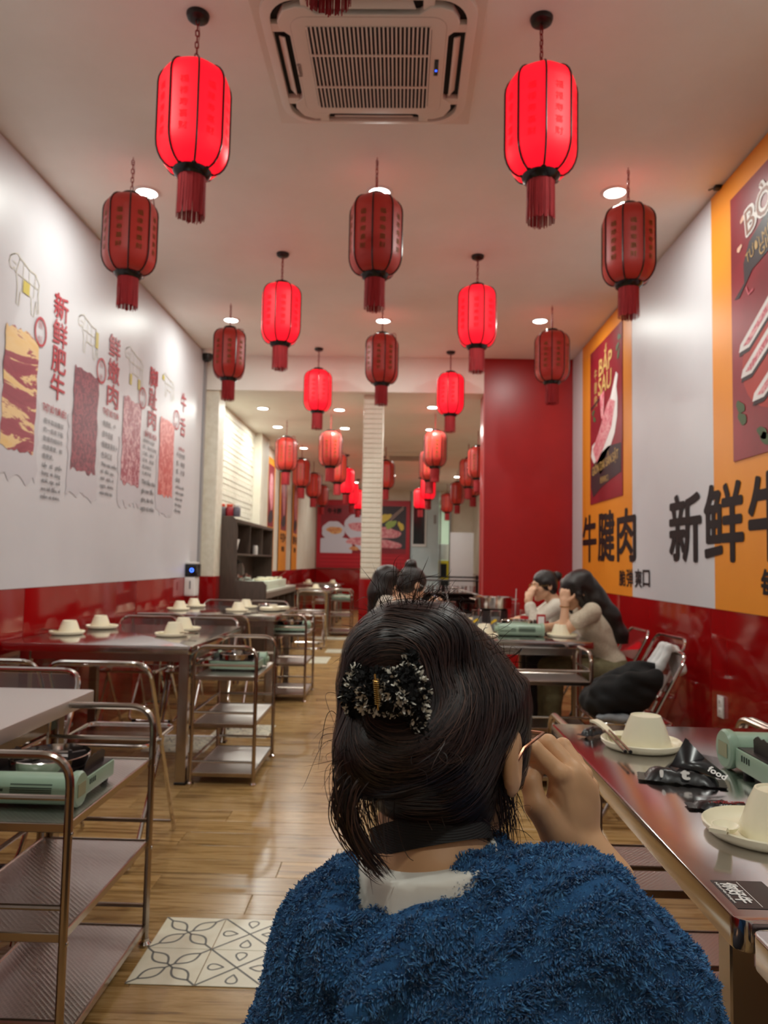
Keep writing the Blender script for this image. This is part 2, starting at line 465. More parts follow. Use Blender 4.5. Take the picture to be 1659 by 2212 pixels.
# glossy red wainscot in separate sheets
for i, (a, b) in enumerate(((-3, -.6), (-.6, 1.8), (1.8, 4.2), (4.2, 6.0), (6.0, 7.85))):
    sbox('wainscot_panel', M_red, XL, XL + .012, a + .002, b - .002, 0, WTL, wall_left, .002)
for i in range(4):
    a = 8.25 + i * 2.63; sbox('wainscot_panel', M_red, XL, XL + .02, a, a + 2.627, 0, WTL, wall_left, .002)
for a, b in ((-3, -.4), (-.4, 2.0), (2.0, 4.4), (4.4, 6.2), (6.2, 7.88)):
    sbox('wainscot_panel', M_red, XR - .012, XR, a + .002, b - .002, 0, WTR, wall_right, .002)
sbox('wainscot_panel', M_red, XL + .02, .25, YB - .02, YB, 0, WTL, wall_back, .002)
for a in (8.3, 11.8, 15.3):
    sbox('wainscot_panel', M_red, XR - .015, XR, a, a + 3.45, 0, WTR, wall_right, .002)
# rear left: painted brick wall with a pier at each end
pier = structure(sbox('pillar_left_near', M_brick, XL, XL + .15, 7.92, 8.2, 0, ZC2))
sbox('wainscot_panel', M_red, XL - .002, XL + .155, 7.908, 8.21, 0, WTL, pier, .002)
pier2 = structure(sbox('pillar_left_far', M_cream, XL, XL + .12, 10.6, 11.2, 0, ZC2))
bw = structure(MB().box2(XL + .001, XL + .02, 8.2, 10.6, WTL, ZC2).build('wall_brick', M_brick, None, smooth=False))
mb = MB(); me_br = MB().box2(-.006, .006, -.112, .112, -.031, .031).mesh('brick', .004, 1)
k = 0
for r in range(30):
    z = WTL + .033 + r * .0675
    if z > ZC2 - .03: break
    for c in range(10):
        y = 8.33 + c * .23 + (.115 if r % 2 else 0)
        if y > 10.5: continue
        o = new_obj('brick', me_br, M_brick, bw); o.location = (XL + .024 + .003 * ((r * 7 + c * 3) % 3 - 1), y, z); k += 1
# white painted column in the aisle
colm = structure(sbox('column', M_brick, -.42, -.205, 8.04, 8.36, WTL, ZC2, None, .006))
sbox('column_base', M_red, -.432, -.193, 8.028, 8.372, 0, WTL, colm, .004)
me_b2 = MB().box2(-.105, .105, -.006, .006, -.024, .024).mesh('brick', .005, 1)
for r in range(37):
    o = new_obj('brick', me_b2, M_brick, colm); o.location = (-.3125 + (.002 if r % 2 else -.002), 8.038, WTL + .035 + r * .054); o.scale = (1.0, 1, .97)
# red pier on the right
pr = structure(sbox('pillar_red', M_redm, .872, XR, 7.885, 8.21, 0, ZC))
sbox('corner_trim', mat('pink_edge_trim', (196, 90, 90), .25), .865, .88, 7.879, 7.893, 0, ZC2, pr)
# far right: pale blue wall with a dark window, doorway and store room
M_blue = mottled('pale_blue_paint', (196, 216, 222), (186, 208, 214), 2, .5)
wblue = structure(sbox('wall_blue', M_blue, 0.25, .98, YB, YB + .12, -.2, ZC2))
w1 = structure(sbox('window_1', mat('white_frame', (222, 226, 226), .4), .30, .66, YB - .03, YB, 1.62, 2.74))
sbox('glass_pane', mat('dark_glass', (34, 48, 52), .12), .33, .62, YB - .036, YB - .028, 1.68, 2.70, w1)
d1 = structure(sbox('door_1', mat('steel_door_frame', (150, 152, 150), .4, .5), 1.0, 1.03, YB - .05, YB + .12, 0, 2.6))
sbox('door_frame', MATS['steel_door_frame'], 1.24, 1.28, YB - .05, YB + .12, 0, 2.6, d1)
sbox('door_lintel', M_cream, 1.0, 1.28, YB, YB + .12, 2.72, ZC2, d1)
wall_cr = structure(sbox('wall_back_right', M_cream, 1.26, XR, YB, YB + .12, -.2, ZC2))
wall_store = structure(sbox('wall_store', mottled('pale_green_paint', (206, 222, 196), (196, 214, 188), 2, .5), .3, XR, YB + 3.3, YB + 3.4, -.2, ZC2))
# floor planks, laid across the room
me_plank = MB().box2(-.5, .5, -.0745, .0745, -.012, 0).mesh('floor_plank', .0012, 1)
LP = 1.18
def plank_row(i):
    y = .3 + i * .15; off = random.random() * LP; x = XL - off; segs = []
    while x < XR:
        a, b = max(x, XL), min(x + LP, XR)
        if b - a > .05: segs.append((a, b, y))
        x += LP
    return segs
far = MB()
for i in range(125):
    for a, b, y in plank_row(i):
        if y < 5.6:
            o = new_obj('floor_plank', me_plank, M_wood, floor); o.location = ((a + b) / 2, y, 0); o.scale = (b - a - .0015, 1, 1)
        else:
            far.box2(a + .001, b - .001, y - .0745, y + .0745, -.012, 0)
tag(far.build('rear_planks', M_wood, floor, smooth=False), kind='stuff')
near = MB()
for i in range(-22, 0):
    for a, b, y in plank_row(i): near.box2(a + .001, b - .001, y - .0745, y + .0745, -.012, 0)
tag(near.build('entrance_planks', M_wood, floor, smooth=False), kind='stuff')
# encaustic tiles let into the floor
M_tile = mottled('cream_tile', (232, 228, 208), (222, 216, 192), 9, .3)
M_tline = mat('grey_tile_line', (96, 98, 94), .4)
me_tile = MB().box2(-.0985, .0985, -.0985, .0985, 0, .002).mesh('floor_tile', .0008, 1)
def tile_pattern(kind):
    p = MB(); I = Matrix.Identity(4); h = .0024
    if kind == 0:
        for s in (1, -1):
            for q in (1, -1):
                for bow in (.022, -.022):
                    pts = []
                    for t in np.linspace(0, 1, 13):
                        e = .012 + .062 * t; w = bow * math.sin(PI * t)
                        pts.append(((e * s - w * q * s * .7), (e * q + w * .7 * 1) if s * q > 0 else (e * q + w * .7 * s * q * -1 * q * s)))
                    pts = [(e_[0], e_[1]) for e_ in pts]
                    d = np.array([s, q]) / 1.4142; nn = np.array([-q, s]) / 1.4142
                    pts = [tuple(d * (.015 + .088 * t) + nn * bow * math.sin(PI * t)) for t in np.linspace(0, 1, 13)]
                    p.strip(pts, .0066, I, h)
                p.strip([tuple(np.array([s, q]) / 1.4142 * e) for e in (.1, .1385)], .0066, I, h)
        p.strip([(-.012, -.012), (.012, .012)], .0066, I, h); p.strip([(-.012, .012), (.012, -.012)], .0066, I, h)
    else:
        p.strip([(-.098, -.098), (.098, .098)], .0062, I, h); p.strip([(-.098, .098), (.098, -.098)], .0062, I, h)
        for ax in range(4):
            c, s = [(1, 0), (0, 1), (-1, 0), (0, -1)][ax]
            pts = []
            for t in np.linspace(0, 2 * PI, 21):
                r = .026 + .052 * (.5 + .5 * math.cos(t)) * 0 ; u = .06 + .024 * math.cos(t); v = .0145 * math.sin(t) * (1 + .55 * math.cos(t)) 
                u = .062 + .023 * math.cos(t)
                if math.cos(t) < 0: v *= (1 - .5 * abs(math.cos(t)) ** 2)
                pts.append((u * c - v * s, u * s + v * c))
            p.strip(pts, .0056, I, h)
    return p.mesh('tile_pattern', smooth=False)
me_pat = [tile_pattern(0), tile_pattern(1)]
def tile_patch(x0, y0, nx=2, ny=2):
    for i in range(nx):
        for j in range(ny):
            o = new_obj('floor_tile', me_tile, M_tile, floor); o.location = (x0 + .0995 + i * .199, y0 + .0995 + j * .199, .0008)
            q = new_obj('tile_pattern', me_pat[i % 2], M_tline, o)
for x0, y0, nx, ny in ((-.76, 2.186, 2, 2), (-1.6, 4.72, 2, 2), (-1.28, 5.14, 2, 2), (-.97, 9.95, 2, 2), (-1.44, 8.9, 3, 3), (-1.3, 11.6, 4, 2)):
    tile_patch(x0, y0, nx, ny)

# ------------------------------------------------------------------ printed wall on the left
MLX = XL + .016
mural_l = tag(sbox('wall_mural', M_white, XL, MLX - .002, YF + .02, 7.76, WTL, ZC - .012),
              'white wall mural of beef cuts with red and grey Chinese titles, along the left wall', 'mural')
trim1 = structure(sbox('trim_1', mat('grey_trim', (150, 148, 150), .4), XL, XL + .03, 7.77, 7.84, WTL, ZC))
def ML(p):    # pixel to (y, z) on the left mural
    q = on_x(p[0], p[1], MLX); return q.y, q.z
def left_rect(x0, y0, x1, y1):
    xm = (x0 + x1) / 2
    ya, yb = ML((x0, (y0 + y1) / 2))[0], ML((x1, (y0 + y1) / 2))[0]
    zt, zb = ML((xm, y0))[1], ML((xm, y1))[1]
    return ya, yb, zb, zt
def MLm(y, z, h=0.0): return frame4((MLX + h, y, z), (0, 1, 0), (0, 0, 1))
def meat(name, c1, c2, c3, stretch, scale, dist, bands=None):
    m = mat(name, c1, .45)
    v = texco(m, stretch); f = noise(m, v, scale, 6, .62, dist)
    L(m, ramp(m, f, [(.36, c1), (.48, c2), (.56, c3), (.66, c1)] if not bands else bands), bsdf(m).inputs['Base Color']); return m
MEATS = [meat('fatty_beef_print', (148, 52, 68), (226, 190, 132), (232, 206, 150), (1, 2.0, 9.0), .9, 1.1,
              [(.36, (138, 42, 60)), (.495, (156, 58, 74)), (.52, (228, 196, 142)), (.68, (226, 186, 118))]),
         meat('lean_beef_print', (120, 50, 64), (96, 44, 62), (166, 78, 92), (1, 9, 7), 4.2, .8),
         meat('marbled_beef_print', (166, 76, 92), (150, 62, 80), (224, 182, 186), (1, 8, 6), 2.2, 1.6),
         meat('tongue_print', (206, 96, 92), (190, 78, 76), (232, 158, 150), (1, 7, 5), 2.6, 1.4)]
M_shadow = mat('pale_grey_print', (196, 194, 200), .45)
def ragged(ya, yb, za, zb, n=12, amp=.02, seed=0):
    r = random.Random(seed); pts = []
    for k in range(n): pts.append((ya + (yb - ya) * k / n, za + r.uniform(-amp, amp)))
    for k in range(n): pts.append((yb + r.uniform(-amp, amp) * .5, za + (zb - za) * k / n))
    for k in range(n): pts.append((yb + (ya - yb) * k / n, zb - .35 * (yb - ya) * (1 - k / n) * .0 + r.uniform(-amp, amp)))
    for k in range(n): pts.append((ya + r.uniform(-amp, amp) * .5, zb + (za - zb) * k / n))
    return pts
COW = [(0.02, .86), (.0, .74), (.03, .66), (.1, .64), (.14, .7), (.2, .62), (.24, .5), (.26, .36), (.25, .04), (.32, .02), (.35, .3), (.4, .36), (.6, .34), (.68, .36),
       (.7, .2), (.72, .02), (.8, .0), (.82, .2), (.84, .34), (.9, .1), (.95, .12), (.9, .5), (.93, .72), (.8, .86), (.6, .86), (.42, .92), (.3, .95), (.22, 1.0), (.14, .96), (.08, .92)]
COWIN = [[(.2, .62), (.3, .95)], [(.42, .92), (.4, .36)], [(.6, .86), (.6, .34)], [(.8, .86), (.76, .36)], [(.25, .62), (.9, .6)], [(.02, .86), (.14, .96)], [(.1, .8), (.2, .78)]]
def cow(rect, hot, parent):
    ya, yb, za, zb = rect; p = MB(); I = MLm(0, 0, .001)
    f = lambda q: (ya + q[0] * (yb - ya), za + q[1] * (zb - za))
    p.strip([f(q) for q in COW + COW[:1]], .007, I)
    for s in COWIN: p.strip([f(q) for q in s], .005, I)
    p.build('cow_diagram', M_beige, parent, smooth=False)
    for hr in hot:
        h = MB(); q = [f(c) for c in ((hr[0], hr[1]), (hr[2], hr[1]), (hr[2], hr[3]), (hr[0], hr[3]))]
        h.add([I @ Vector((*c, .001)) for c in q], [(0, 1, 2, 3)]); h.build('marked_cut', M_olive, parent, smooth=False)
def ring(rect, parent, chars):
    ya, yb, za, zb = rect; c = ((ya + yb) / 2, (za + zb) / 2); p = MB(); I = MLm(0, 0, .004)
    for q in (1.0,):
        p.strip([(c[0] + q * (yb - ya) / 2 * math.cos(t), c[1] + q * (zb - za) / 2 * math.sin(t)) for t in np.linspace(0, 2 * PI, 33)], .016, I)
    b = p.build('badge_ring', M_inkred, parent, smooth=False)
    w, h = (yb - ya) * .36, (zb - za) * .28
    for i, ch in enumerate(chars):
        print_text('badge_text', ch, MLm(c[0] - w / 2, c[1] + (.02 if i == 0 else -.02 - h), .002), w, h, mat('faint_ink', (188, 140, 146), .5), parent)
def left_section(i, cow_r, hot, meat_r, ring_r, ring_c, title_r, title, gaps, sub_r, sub, body_r, zh, vn):
    cow(left_rect(*cow_r), hot, mural_l)
    ya, yb, za, zb = left_rect(*meat_r)
    sh = MB(); dz = (zb - za)
    pts = ragged(ya - .05, yb + .05, za - .24 * dz, za + .5 * dz, amp=.035, seed=i + 20)
    sh.add([MLm(0, 0, .0005) @ Vector((*q, 0)) for q in pts], [tuple(range(len(pts)))]); sh.build('paper_tear', M_shadow, mural_l, smooth=False)
    mt = MB(); pts = ragged(ya, yb, za, zb, amp=.018, seed=i)
    mt.add([MLm(0, 0, .002) @ Vector((*q, 0)) for q in pts], [tuple(range(len(pts)))]); mt.build('meat_picture', MEATS[i], mural_l, smooth=False)
    ring(left_rect(*ring_r), mural_l, ring_c)
    ya, yb, za, zb = left_rect(*title_r); n = len(title); ch = (zb - za) / n
    for k_, c in enumerate(title):
        print_text('title_character', c, MLm(ya, zb - (k_ + 1) * ch + ch * gaps / 2, .003), yb - ya, ch * (1 - gaps), M_inkred, mural_l, bold=.014)
    ya, yb, za, zb = left_rect(*sub_r)
    print_text('subtitle_text', sub, MLm(ya, za, .003), yb - ya, zb - za, M_inkred, mural_l, bold=.01)
    ya, yb, za, zb = left_rect(*body_r); nz, nv = zh.count('\n') + 1, vn.count('\n') + 1
    hz = (zb - za) * .52
    print_text('body_text', zh, MLm(ya, zb - hz * .97, .003), yb - ya, hz * .97, M_inkgrey, mural_l, line=1.5)
    print_text('body_text', vn, MLm(ya, za, .003), yb - ya, (zb - za) - hz * 1.04, M_inkgrey, mural_l, line=1.35, bold=.008)
left_section(0, (18, 560, 90, 672), [(.42, .34, .62, .58)], (5, 712, 78, 975), (75, 687, 99, 747), '嫩鲜', (112, 632, 144, 868), '新鲜肥牛', .04,
             (91, 876, 143, 900), 'THỊT BÒ TƯƠI BÉO', (90, 908, 133, 1080), '肥牛取自腹部\n的一层皮下脂\n肪瘦肉相间牛\n肉质柔嫩，鲜\n香肥美。',
             'Lấy   từ   phần\nbụng  và  lưng\ndưới, nạc  mỡ\nxen kẽ đều, vị\nmềm và thơm.')
left_section(1, (168, 688, 216, 770), [(.8, .36, .93, .8)], (156, 798, 210, 1020), (209, 775, 228, 827), '鲜嫩', (233, 722, 258, 884), '鲜嫩肉', .05,
             (222, 884, 256, 905), 'THỊT BÒ TƯƠI', (218, 912, 252, 1074), '肉质鲜，产\n自牛后腿\n细嫩爽滑多汁\n色泽红润',
             'Thịt nạc mềm\ntừ  đùi  sau,\nthớ  nhỏ, vị\nngọt,  thơm\nmùi thịt bò')
left_section(2, (270, 756, 312, 838), [(.25, .02, .36, .3), (.68, .02, .8, .3)], (263, 862, 303, 1048), (300, 838, 315, 882), '脆弹', (321, 792, 339, 930), '脚趾肉', .05,
             (313, 928, 338, 948), 'BẮP BÒ HOA', (306, 950, 335, 1108), '选用牛前腿\n肉，筋肉分明\n口感，弹牙\n切薄，鲜香\n色泽鲜红\n久煮不老',
             'Thịt bắp chân\ngân xen đều\ngiòn, dai vừa\nngọt tự nhiên')
left_section(3, (350, 812, 378, 862), [(.0, .66, .14, .86)], (343, 908, 374, 1072), (375, 887, 387, 927), '滑嫩', (390, 842, 401, 950), '牛舌', .22,
             (385, 966, 398, 974), 'LƯỠI BÒ', (379, 978, 397, 1110), '牛舌肉质\n细，爽脆\n厚，片薄\n鲜美',
             'Lưỡi bò tươi\nmềm và giòn\nvị béo nhẹ\nkhi nhúng\nlẩu nóng')

# ------------------------------------------------------------------ printed wall on the right
MRX = XR - .016
def MR(p): q = on_x(p[0], p[1], MRX); return q.y, q.z
def MRm(y, z, h=0.0): return frame4((MRX - h, y, z), (0, -1, 0), (0, 0, 1))
mural_r = tag(sbox('wall_mural', M_white, MRX + .002, XR, YF + .02, 7.87, WTR, ZC - .012),
              'white and orange striped wall mural with huge black Chinese lettering, along right wall', 'mural')
sbox('orange_stripe', M_orange, MRX, MRX + .003, 5.85, 7.44, WTR, ZC - .012, mural_r)
sbox('orange_stripe', M_orange, MRX, MRX + .003, 2.74, 4.33, WTR, ZC - .012, mural_r)
def right_rect(x0, y0, x1, y1):
    ya = MR((x0, (y0 + y1) / 2))[0]; yb = MR((x1, (y0 + y1) / 2))[0]; xm = (x0 + x1) / 2
    return ya, yb, MR((xm, y1))[1], MR((xm, y0))[1]
def rtext(name, s, r, m, parent, bold=.03, h=.003, shear=0.0):
    ya, yb, za, zb = right_rect(*r)
    return print_text(name, s, MRm(ya, za, h), ya - yb, zb - za, m, parent, bold=bold, shear=shear)
for s, r in (('牛', (1259, 1112, 1289, 1215)), ('腱', (1292, 1103, 1328, 1214)), ('肉', (1333, 1097, 1374, 1214))):
    rtext('big_character', s, r, M_ink, mural_r, .024)
for s, r in (('脆', (1338, 1231, 1352, 1266)), ('弹', (1354, 1229, 1368, 1268)), ('爽', (1372, 1229, 1387, 1270)), ('口', (1389, 1231, 1404, 1268))):
    rtext('small_character', s, r, M_ink, mural_r, .016)
rtext('big_character', '新', (1446, 1064, 1516, 1215), M_ink, mural_r, .024)
rtext('big_character', '鲜', (1521, 1040, 1608, 1215), M_ink, mural_r, .024)
_r = right_rect(1617, 1022, 1655, 1215)
print_text('big_character', '牛', MRm(MR((1617, 1120))[0], _r[2], .003), .44, _r[3] - _r[2], M_ink, mural_r, bold=.024)
print_text('big_character', '肉', MRm(MR((1617, 1120))[0] - .47, _r[2], .003), .44, _r[3] - _r[2], M_ink, mural_r, bold=.024)
_r = right_rect(1644, 1222, 1658, 1296)
print_text('small_character', '每日鲜切', MRm(MR((1645, 1260))[0], _r[2] + .005, .003), .62, .15, M_ink, mural_r, bold=.03)
rtext('small_character', '每', (1645, 1228, 1690, 1296), M_ink, mural_r, .016) if False else None

def poly_on(M, pts, name, m, parent, h=0.0):
    return MB().add([M @ Vector((p[0], p[1], h)) for p in pts], [tuple(range(len(pts)))]).build(name, m, parent, smooth=False)
def blob_pts(c, rx, ry, rot=0, n=28, wob=0.0, seed=1):
    r = random.Random(seed); ph = [r.uniform(0, 6.28) for _ in range(3)]
    out = []
    for k in range(n):
        a = 2 * PI * k / n; q = 1 + wob * (math.sin(3 * a + ph[0]) + .6 * math.sin(5 * a + ph[1]))
        x, y = rx * q * math.cos(a), ry * q * math.sin(a); out.append((c[0] + x * math.cos(rot) - y * math.sin(rot), c[1] + x * math.sin(rot) + y * math.cos(rot)))
    return out
M_brush = mat('dark_brush_stroke', (44, 28, 36), .5)
M_leaf = mat('green_leaf_print', (66, 92, 58), .5)
M_rawmeat = meat('raw_slices_print', (186, 74, 92), (214, 120, 132), (232, 178, 180), (5, 5, 5), 3.2, 1.5)
M_tray = mat('white_tray_print', (232, 228, 226), .5)
def poster(y_far, y_near, z0, z1, label, cat='poster'):
    o = sbox('wall_poster', M_wine, MRX - .006, MRX - .001, y_near, y_far, z0, z1)
    return tag(o, label, cat)
# poster with the white bone shaped dish
p2 = poster(7.11, 6.08, 1.79, 3.245, 'dark red poster of meat on a white bone shaped dish, on farther orange stripe')
P = frame4((MRX - .007, 7.11, 1.79), (0, -1, 0), (0, 0, 1))          # local x 0..1.01, y 0..1.445
def on(M, h): return M @ Matrix.Translation((0, 0, h))
print_text('poster_title', 'BẮP', on(P, .001) @ Matrix.Translation((.31, 1.15, 0)), .42, .25, M_gold, p2, bold=.02, shear=.1)
print_text('poster_title', 'SAU', on(P, .001) @ Matrix.Translation((.29, .975, 0)), .42, .165, M_gold, p2, bold=.02, shear=.1)
for i, c in enumerate('肉腱牛'):
    print_text('poster_side_text', c, on(P, .001) @ Matrix.Translation((.16, .90 + i * .125, 0)), .09, .11, M_gold, p2, bold=.01)
bone = [(.10, .42), (.02, .50), (.04, .60), (.14, .62), (.30, .70), (.46, .84), (.56, .96), (.62, 1.06), (.68, 1.16), (.74, 1.12), (.72, 1.02), (.78, .90), (.80, .74), (.76, .60), (.66, .50), (.56, .46), (.48, .40), (.42, .30), (.34, .27), (.28, .32), (.24, .40), (.16, .40)]
bone = [(min(x * 1.02 + .02 + .22 * max(0, y - .5), .97), y * .92) for x, y in bone]
poly_on(P, bone, 'dish_picture', M_tray, p2, .001)
poly_on(P, [(.10, .51), (.34, .66), (.54, .82), (.66, .88), (.84, .82), (.72, .62), (.48, .48), (.24, .37)], 'meat_picture', M_rawmeat, p2, .002)
poly_on(P, [(.04, .33), (.3, .43), (.62, .47), (1.0, .44), (1.0, .2), (.72, .17), (.4, .13), (.12, .06), (.04, .16)], 'brush_stroke', M_brush, p2, .001)
print_text('poster_text', 'GIÒN DAI SẦN SẬT', on(P, .002) @ Matrix.Translation((.09, .24, 0)) @ Matrix.Rotation(math.radians(4), 4, 'Z'), .84, .15, M_gold, p2, bold=.015)
print_text('poster_text', '脆弹爽口', on(P, .002) @ Matrix.Translation((.36, .165, 0)), .26, .06, M_gold, p2)
poly_on(P, [(.03, .92), (.34, .955), (.34, .94), (.03, .895)], 'chopstick_picture', M_brush, p2, .002)
poly_on(P, [(.36, .98), (.50, .99), (.48, .84), (.46, .72), (.40, .76), (.36, .88)], 'meat_picture', M_rawmeat, p2, .0015)
for c, a in (((.12, .86), .3), ((.16, .79), -.4), ((.90, 1.27), .4), ((.95, 1.34), -.3), ((.93, 1.2), 1.0)):
    poly_on(P, blob_pts(c, .05, .024, a, wob=.12, seed=3), 'leaf_picture', M_leaf, p2, .0015)
# near poster, mostly out of the frame
p1 = poster(4.06, 3.03, 1.79, 3.255, 'dark red poster of white trays of meat, on the nearer orange stripe')
P = frame4((MRX - .007, 4.06, 1.79), (0, -1, 0), (0, 0, 1))
def p1xy(px, py):
    q = on_x(px, py, MRX - .007); return (4.06 - q.y, q.z - 1.79)
_T = frame4((MRX - .008, 0, 0), (0, -1, 0), (0, 0, 1))
a = p1xy(1612, 518)
RT = on(P, .002) @ Matrix.Translation((a[0], a[1], 0)) @ Matrix.Rotation(math.radians(9), 4, 'Z')
print_text('poster_title', 'BÒ VIÊN', RT, .86, .20, M_inkwhite, p1, bold=.075, spacing=1.05)
print_text('poster_title', 'BÒ VIÊN', RT @ Matrix.Translation((.012, .012, .002)), .836, .176, mat('title_brown', (140, 88, 66), .5), p1, bold=.0, spacing=1.1)
b0 = p1xy(1608, 612); poly_on(P, [(b0[0], b0[1]), (b0[0] - .005, b0[1] + .11), (b0[0] + .06, b0[1] + .2), (b0[0] + .25, b0[1] + .27), (.9, b0[1] + .33), (.95, b0[1] + .15), (.6, b0[1] + .1), (.25, b0[1] + .04), (.1, b0[1] - .06), (.04, b0[1] - .05)], 'brush_stroke', M_brush, p1, .0015)
b1 = p1xy(1614, 571)
print_text('poster_text', 'TƯƠI MỚI TRONG NGÀY', on(P, .003) @ Matrix.Translation((b1[0], b1[1], 0)) @ Matrix.Rotation(math.radians(14), 4, 'Z'), .78, .075, M_gold, p1, bold=.005)
b1 = p1xy(1643, 551)
print_text('poster_text', 'GIÒN DAI', on(P, .003) @ Matrix.Translation((b1[0], b1[1] - .01, 0)) @ Matrix.Rotation(math.radians(14), 4, 'Z'), .4, .075, M_gold, p1, bold=.005)
poly_on(P, blob_pts((.58, .50), .46, .30, .1), 'plate_picture', mat('brick_red_print', (176, 58, 50), .5), p1, .001)
for i, (c, d) in enumerate((((1597, 763), (1659, 668)), ((1602, 818), (1659, 742)), ((1627, 868), (1659, 815)))):
    a_ = p1xy(*c); ln = 1.0; dx, dy = .62, .30
    tray = [(a_[0], a_[1]), (a_[0] + .12, a_[1] + .0), (a_[0] + .12 + dx, a_[1] + dy), (a_[0] + .02 + dx, a_[1] + dy + .06), (a_[0] + .02, a_[1] + .04)]
    poly_on(P, [(x, y - .022) for x, y in tray], 'tray_shadow', M_brush, p1, .0015 + i * .001)
    poly_on(P, tray, 'tray_picture', M_tray, p1, .002 + i * .001)
    poly_on(P, [(a_[0] + .05, a_[1] + .022), (a_[0] + .115, a_[1] + .018), (a_[0] + .08 + dx, a_[1] + dy + .02), (a_[0] + .05 + dx, a_[1] + dy + .05)], 'meat_picture', M_rawmeat, p1, .0025 + i * .001)
for px, py, m in ((1598, 880, M_leaf), (1602, 905, M_leaf), (1645, 935, M_leaf), (1652, 948, M_leaf)):
    a_ = p1xy(px, py); poly_on(P, blob_pts((a_[0] + .01, a_[1]), .055, .028, -.5, wob=.1, seed=px), 'leaf_picture', m, p1, .002)
for px, py in ((1603, 475), (1596, 539)):
    a_ = p1xy(px, py); poly_on(P, blob_pts((a_[0] + .01, a_[1]), .03, .016, .2, wob=.1, seed=px), 'garlic_picture', mat('garlic_print', (222, 176, 150), .5), p1, .002)
a_ = p1xy(1612, 640); MBs = MB().strip([(a_[0], a_[1] + .05), (a_[0] + .03, a_[1]), (a_[0] + .08, a_[1] + .01)], .012, on(P, .002)); MBs.build('chilli_picture', mat('chilli_print', (206, 96, 110), .5), p1, smooth=False)

# ------------------------------------------------------------------ posters on the rear left wall and the back wall
for i, (ya, yb) in enumerate(((11.63, 12.35), (12.93, 13.75), (14.5, 15.2))):
    o = tag(sbox('wall_banner', M_orange, XL + .021, XL + .03, ya, yb, WTL, 2.86),
            ['first orange menu banner past the brick wall, beside the walnut cabinet', 'second orange menu banner past the brick wall, middle of three', 'third orange menu banner past the brick wall, nearest the back wall'][i], 'banner', 'orange banners on the rear left wall')
    B = frame4((XL + .031, ya, WTL), (0, 1, 0), (0, 0, 1)); w = yb - ya
    poly_on(B, [(.1, .72), (w - .1, .72), (w - .1, 1.72), (.1, 1.72)], 'picture_panel', M_wine, o, .001)
    poly_on(B, blob_pts((w / 2, 1.3), .17, .3, .2, wob=.08, seed=i), 'meat_picture', M_rawmeat, o, .002)
    poly_on(B, blob_pts((w / 2, .88), .24, .1, .2, wob=.06, seed=i + 5), 'brush_stroke', M_brush, o, .002)
    print_text('banner_text', ['牛肉丸', '牛百叶', '嫩牛肉'][i], B @ Matrix.Translation((.08, .5, .001)), w - .16, .17, M_ink, o, bold=.03)
    print_text('banner_text', ['鲜嫩', '爽脆', '滑嫩'][i], B @ Matrix.Translation((w * .3, .34, .001)), w * .4, .1, M_ink, o, bold=.02)
bp = tag(sbox('wall_poster', mat('crimson_frame', (176, 14, 36), .35), XL + .03, .245, YB - .06, YB - .001, 1.04, 2.76),
         'wide red framed poster of meat platters on the back wall', 'poster')
B = frame4((XL + .03, YB - .061, 1.04), (1, 0, 0), (0, 0, 1)); WB = .25 - XL - .03
poly_on(B, [(.10, .38), (WB - .10, .38), (WB - .10, 1.58), (.10, 1.58)], 'picture_panel', M_wine, bp, .001)
poly_on(B, [(1.5, .55), (WB - .10, .5), (WB - .10, 1.58), (1.6, 1.58), (1.45, 1.0)], 'picture_panel', mat('slate_print', (58, 54, 62), .5), bp, .0015)
pale = mat('pale_platter_print', (206, 204, 218), .5)
def cloud(c, w, h, seed, d):
    pts = []
    for k in range(36):
        a = 2 * PI * k / 36; q = 1 + .07 * abs(math.sin(4 * a)); pts.append((c[0] + w * q * math.cos(a), c[1] + h * q * math.sin(a)))
    poly_on(B, pts, 'platter_picture', pale, bp, d)
cloud((.42, .93), .28, .24, 1, .002); cloud((.98, 1.05), .28, .30, 2, .002); cloud((1.3, .72), .34, .3, 3, .0022)
poly_on(B, [(.10, .38), (.9, .38), (.9, .72), (.5, .80), (.10, .74)], 'platter_picture', pale, bp, .0024)
orange_m = meat('fried_print', (214, 150, 92), (196, 110, 70), (232, 190, 130), (5, 5, 5), 4, 1)
for c, rx, ry, m in (((.45, .95), .2, .09, orange_m), ((1.02, 1.05), .22, .11, M_rawmeat), ((1.05, .68), .3, .1, M_rawmeat), ((1.75, .62), .4, .1, M_rawmeat), ((1.75, .9), .36, .14, M_rawmeat), ((.95, .5), .12, .05, orange_m)):
    poly_on(B, blob_pts(c, rx, ry, -.05, wob=.08, seed=int(rx * 100)), 'meat_picture', m, bp, .003)
for c, rx, ry, m in (((1.72, 1.28), .16, .09, mat('yellow_print', (220, 196, 84), .5)), ((1.86, 1.12), .15, .09, mat('lettuce_print', (150, 176, 90), .5)), ((2.12, 1.08), .06, .12, MATS['yellow_print']), ((1.3, .93), .1, .1, mat('sauce_bowl_print', (120, 122, 128), .5))):
    poly_on(B, blob_pts(c, rx, ry, .5, wob=.12, seed=7), 'vegetable_picture', m, bp, .0032)
for q in (0, .07): MB().strip([(1.84, 1.2 + q), (2.18, 1.52 + q * .7)], .022, on(B, .004)).build('chopstick_picture', mat('chopstick_print', (176, 150, 140), .5), bp, smooth=False)
print_text('poster_title', '牛卡胖', on(B, .003) @ Matrix.Translation((.26, 1.36, 0)), .36, .15, M_ink, bp, bold=.04)
print_text('poster_text', 'TƯƠI NGON', on(B, .003) @ Matrix.Translation((.32, 1.27, 0)), .24, .04, mat('faded_red_ink', (120, 40, 50), .5), bp)
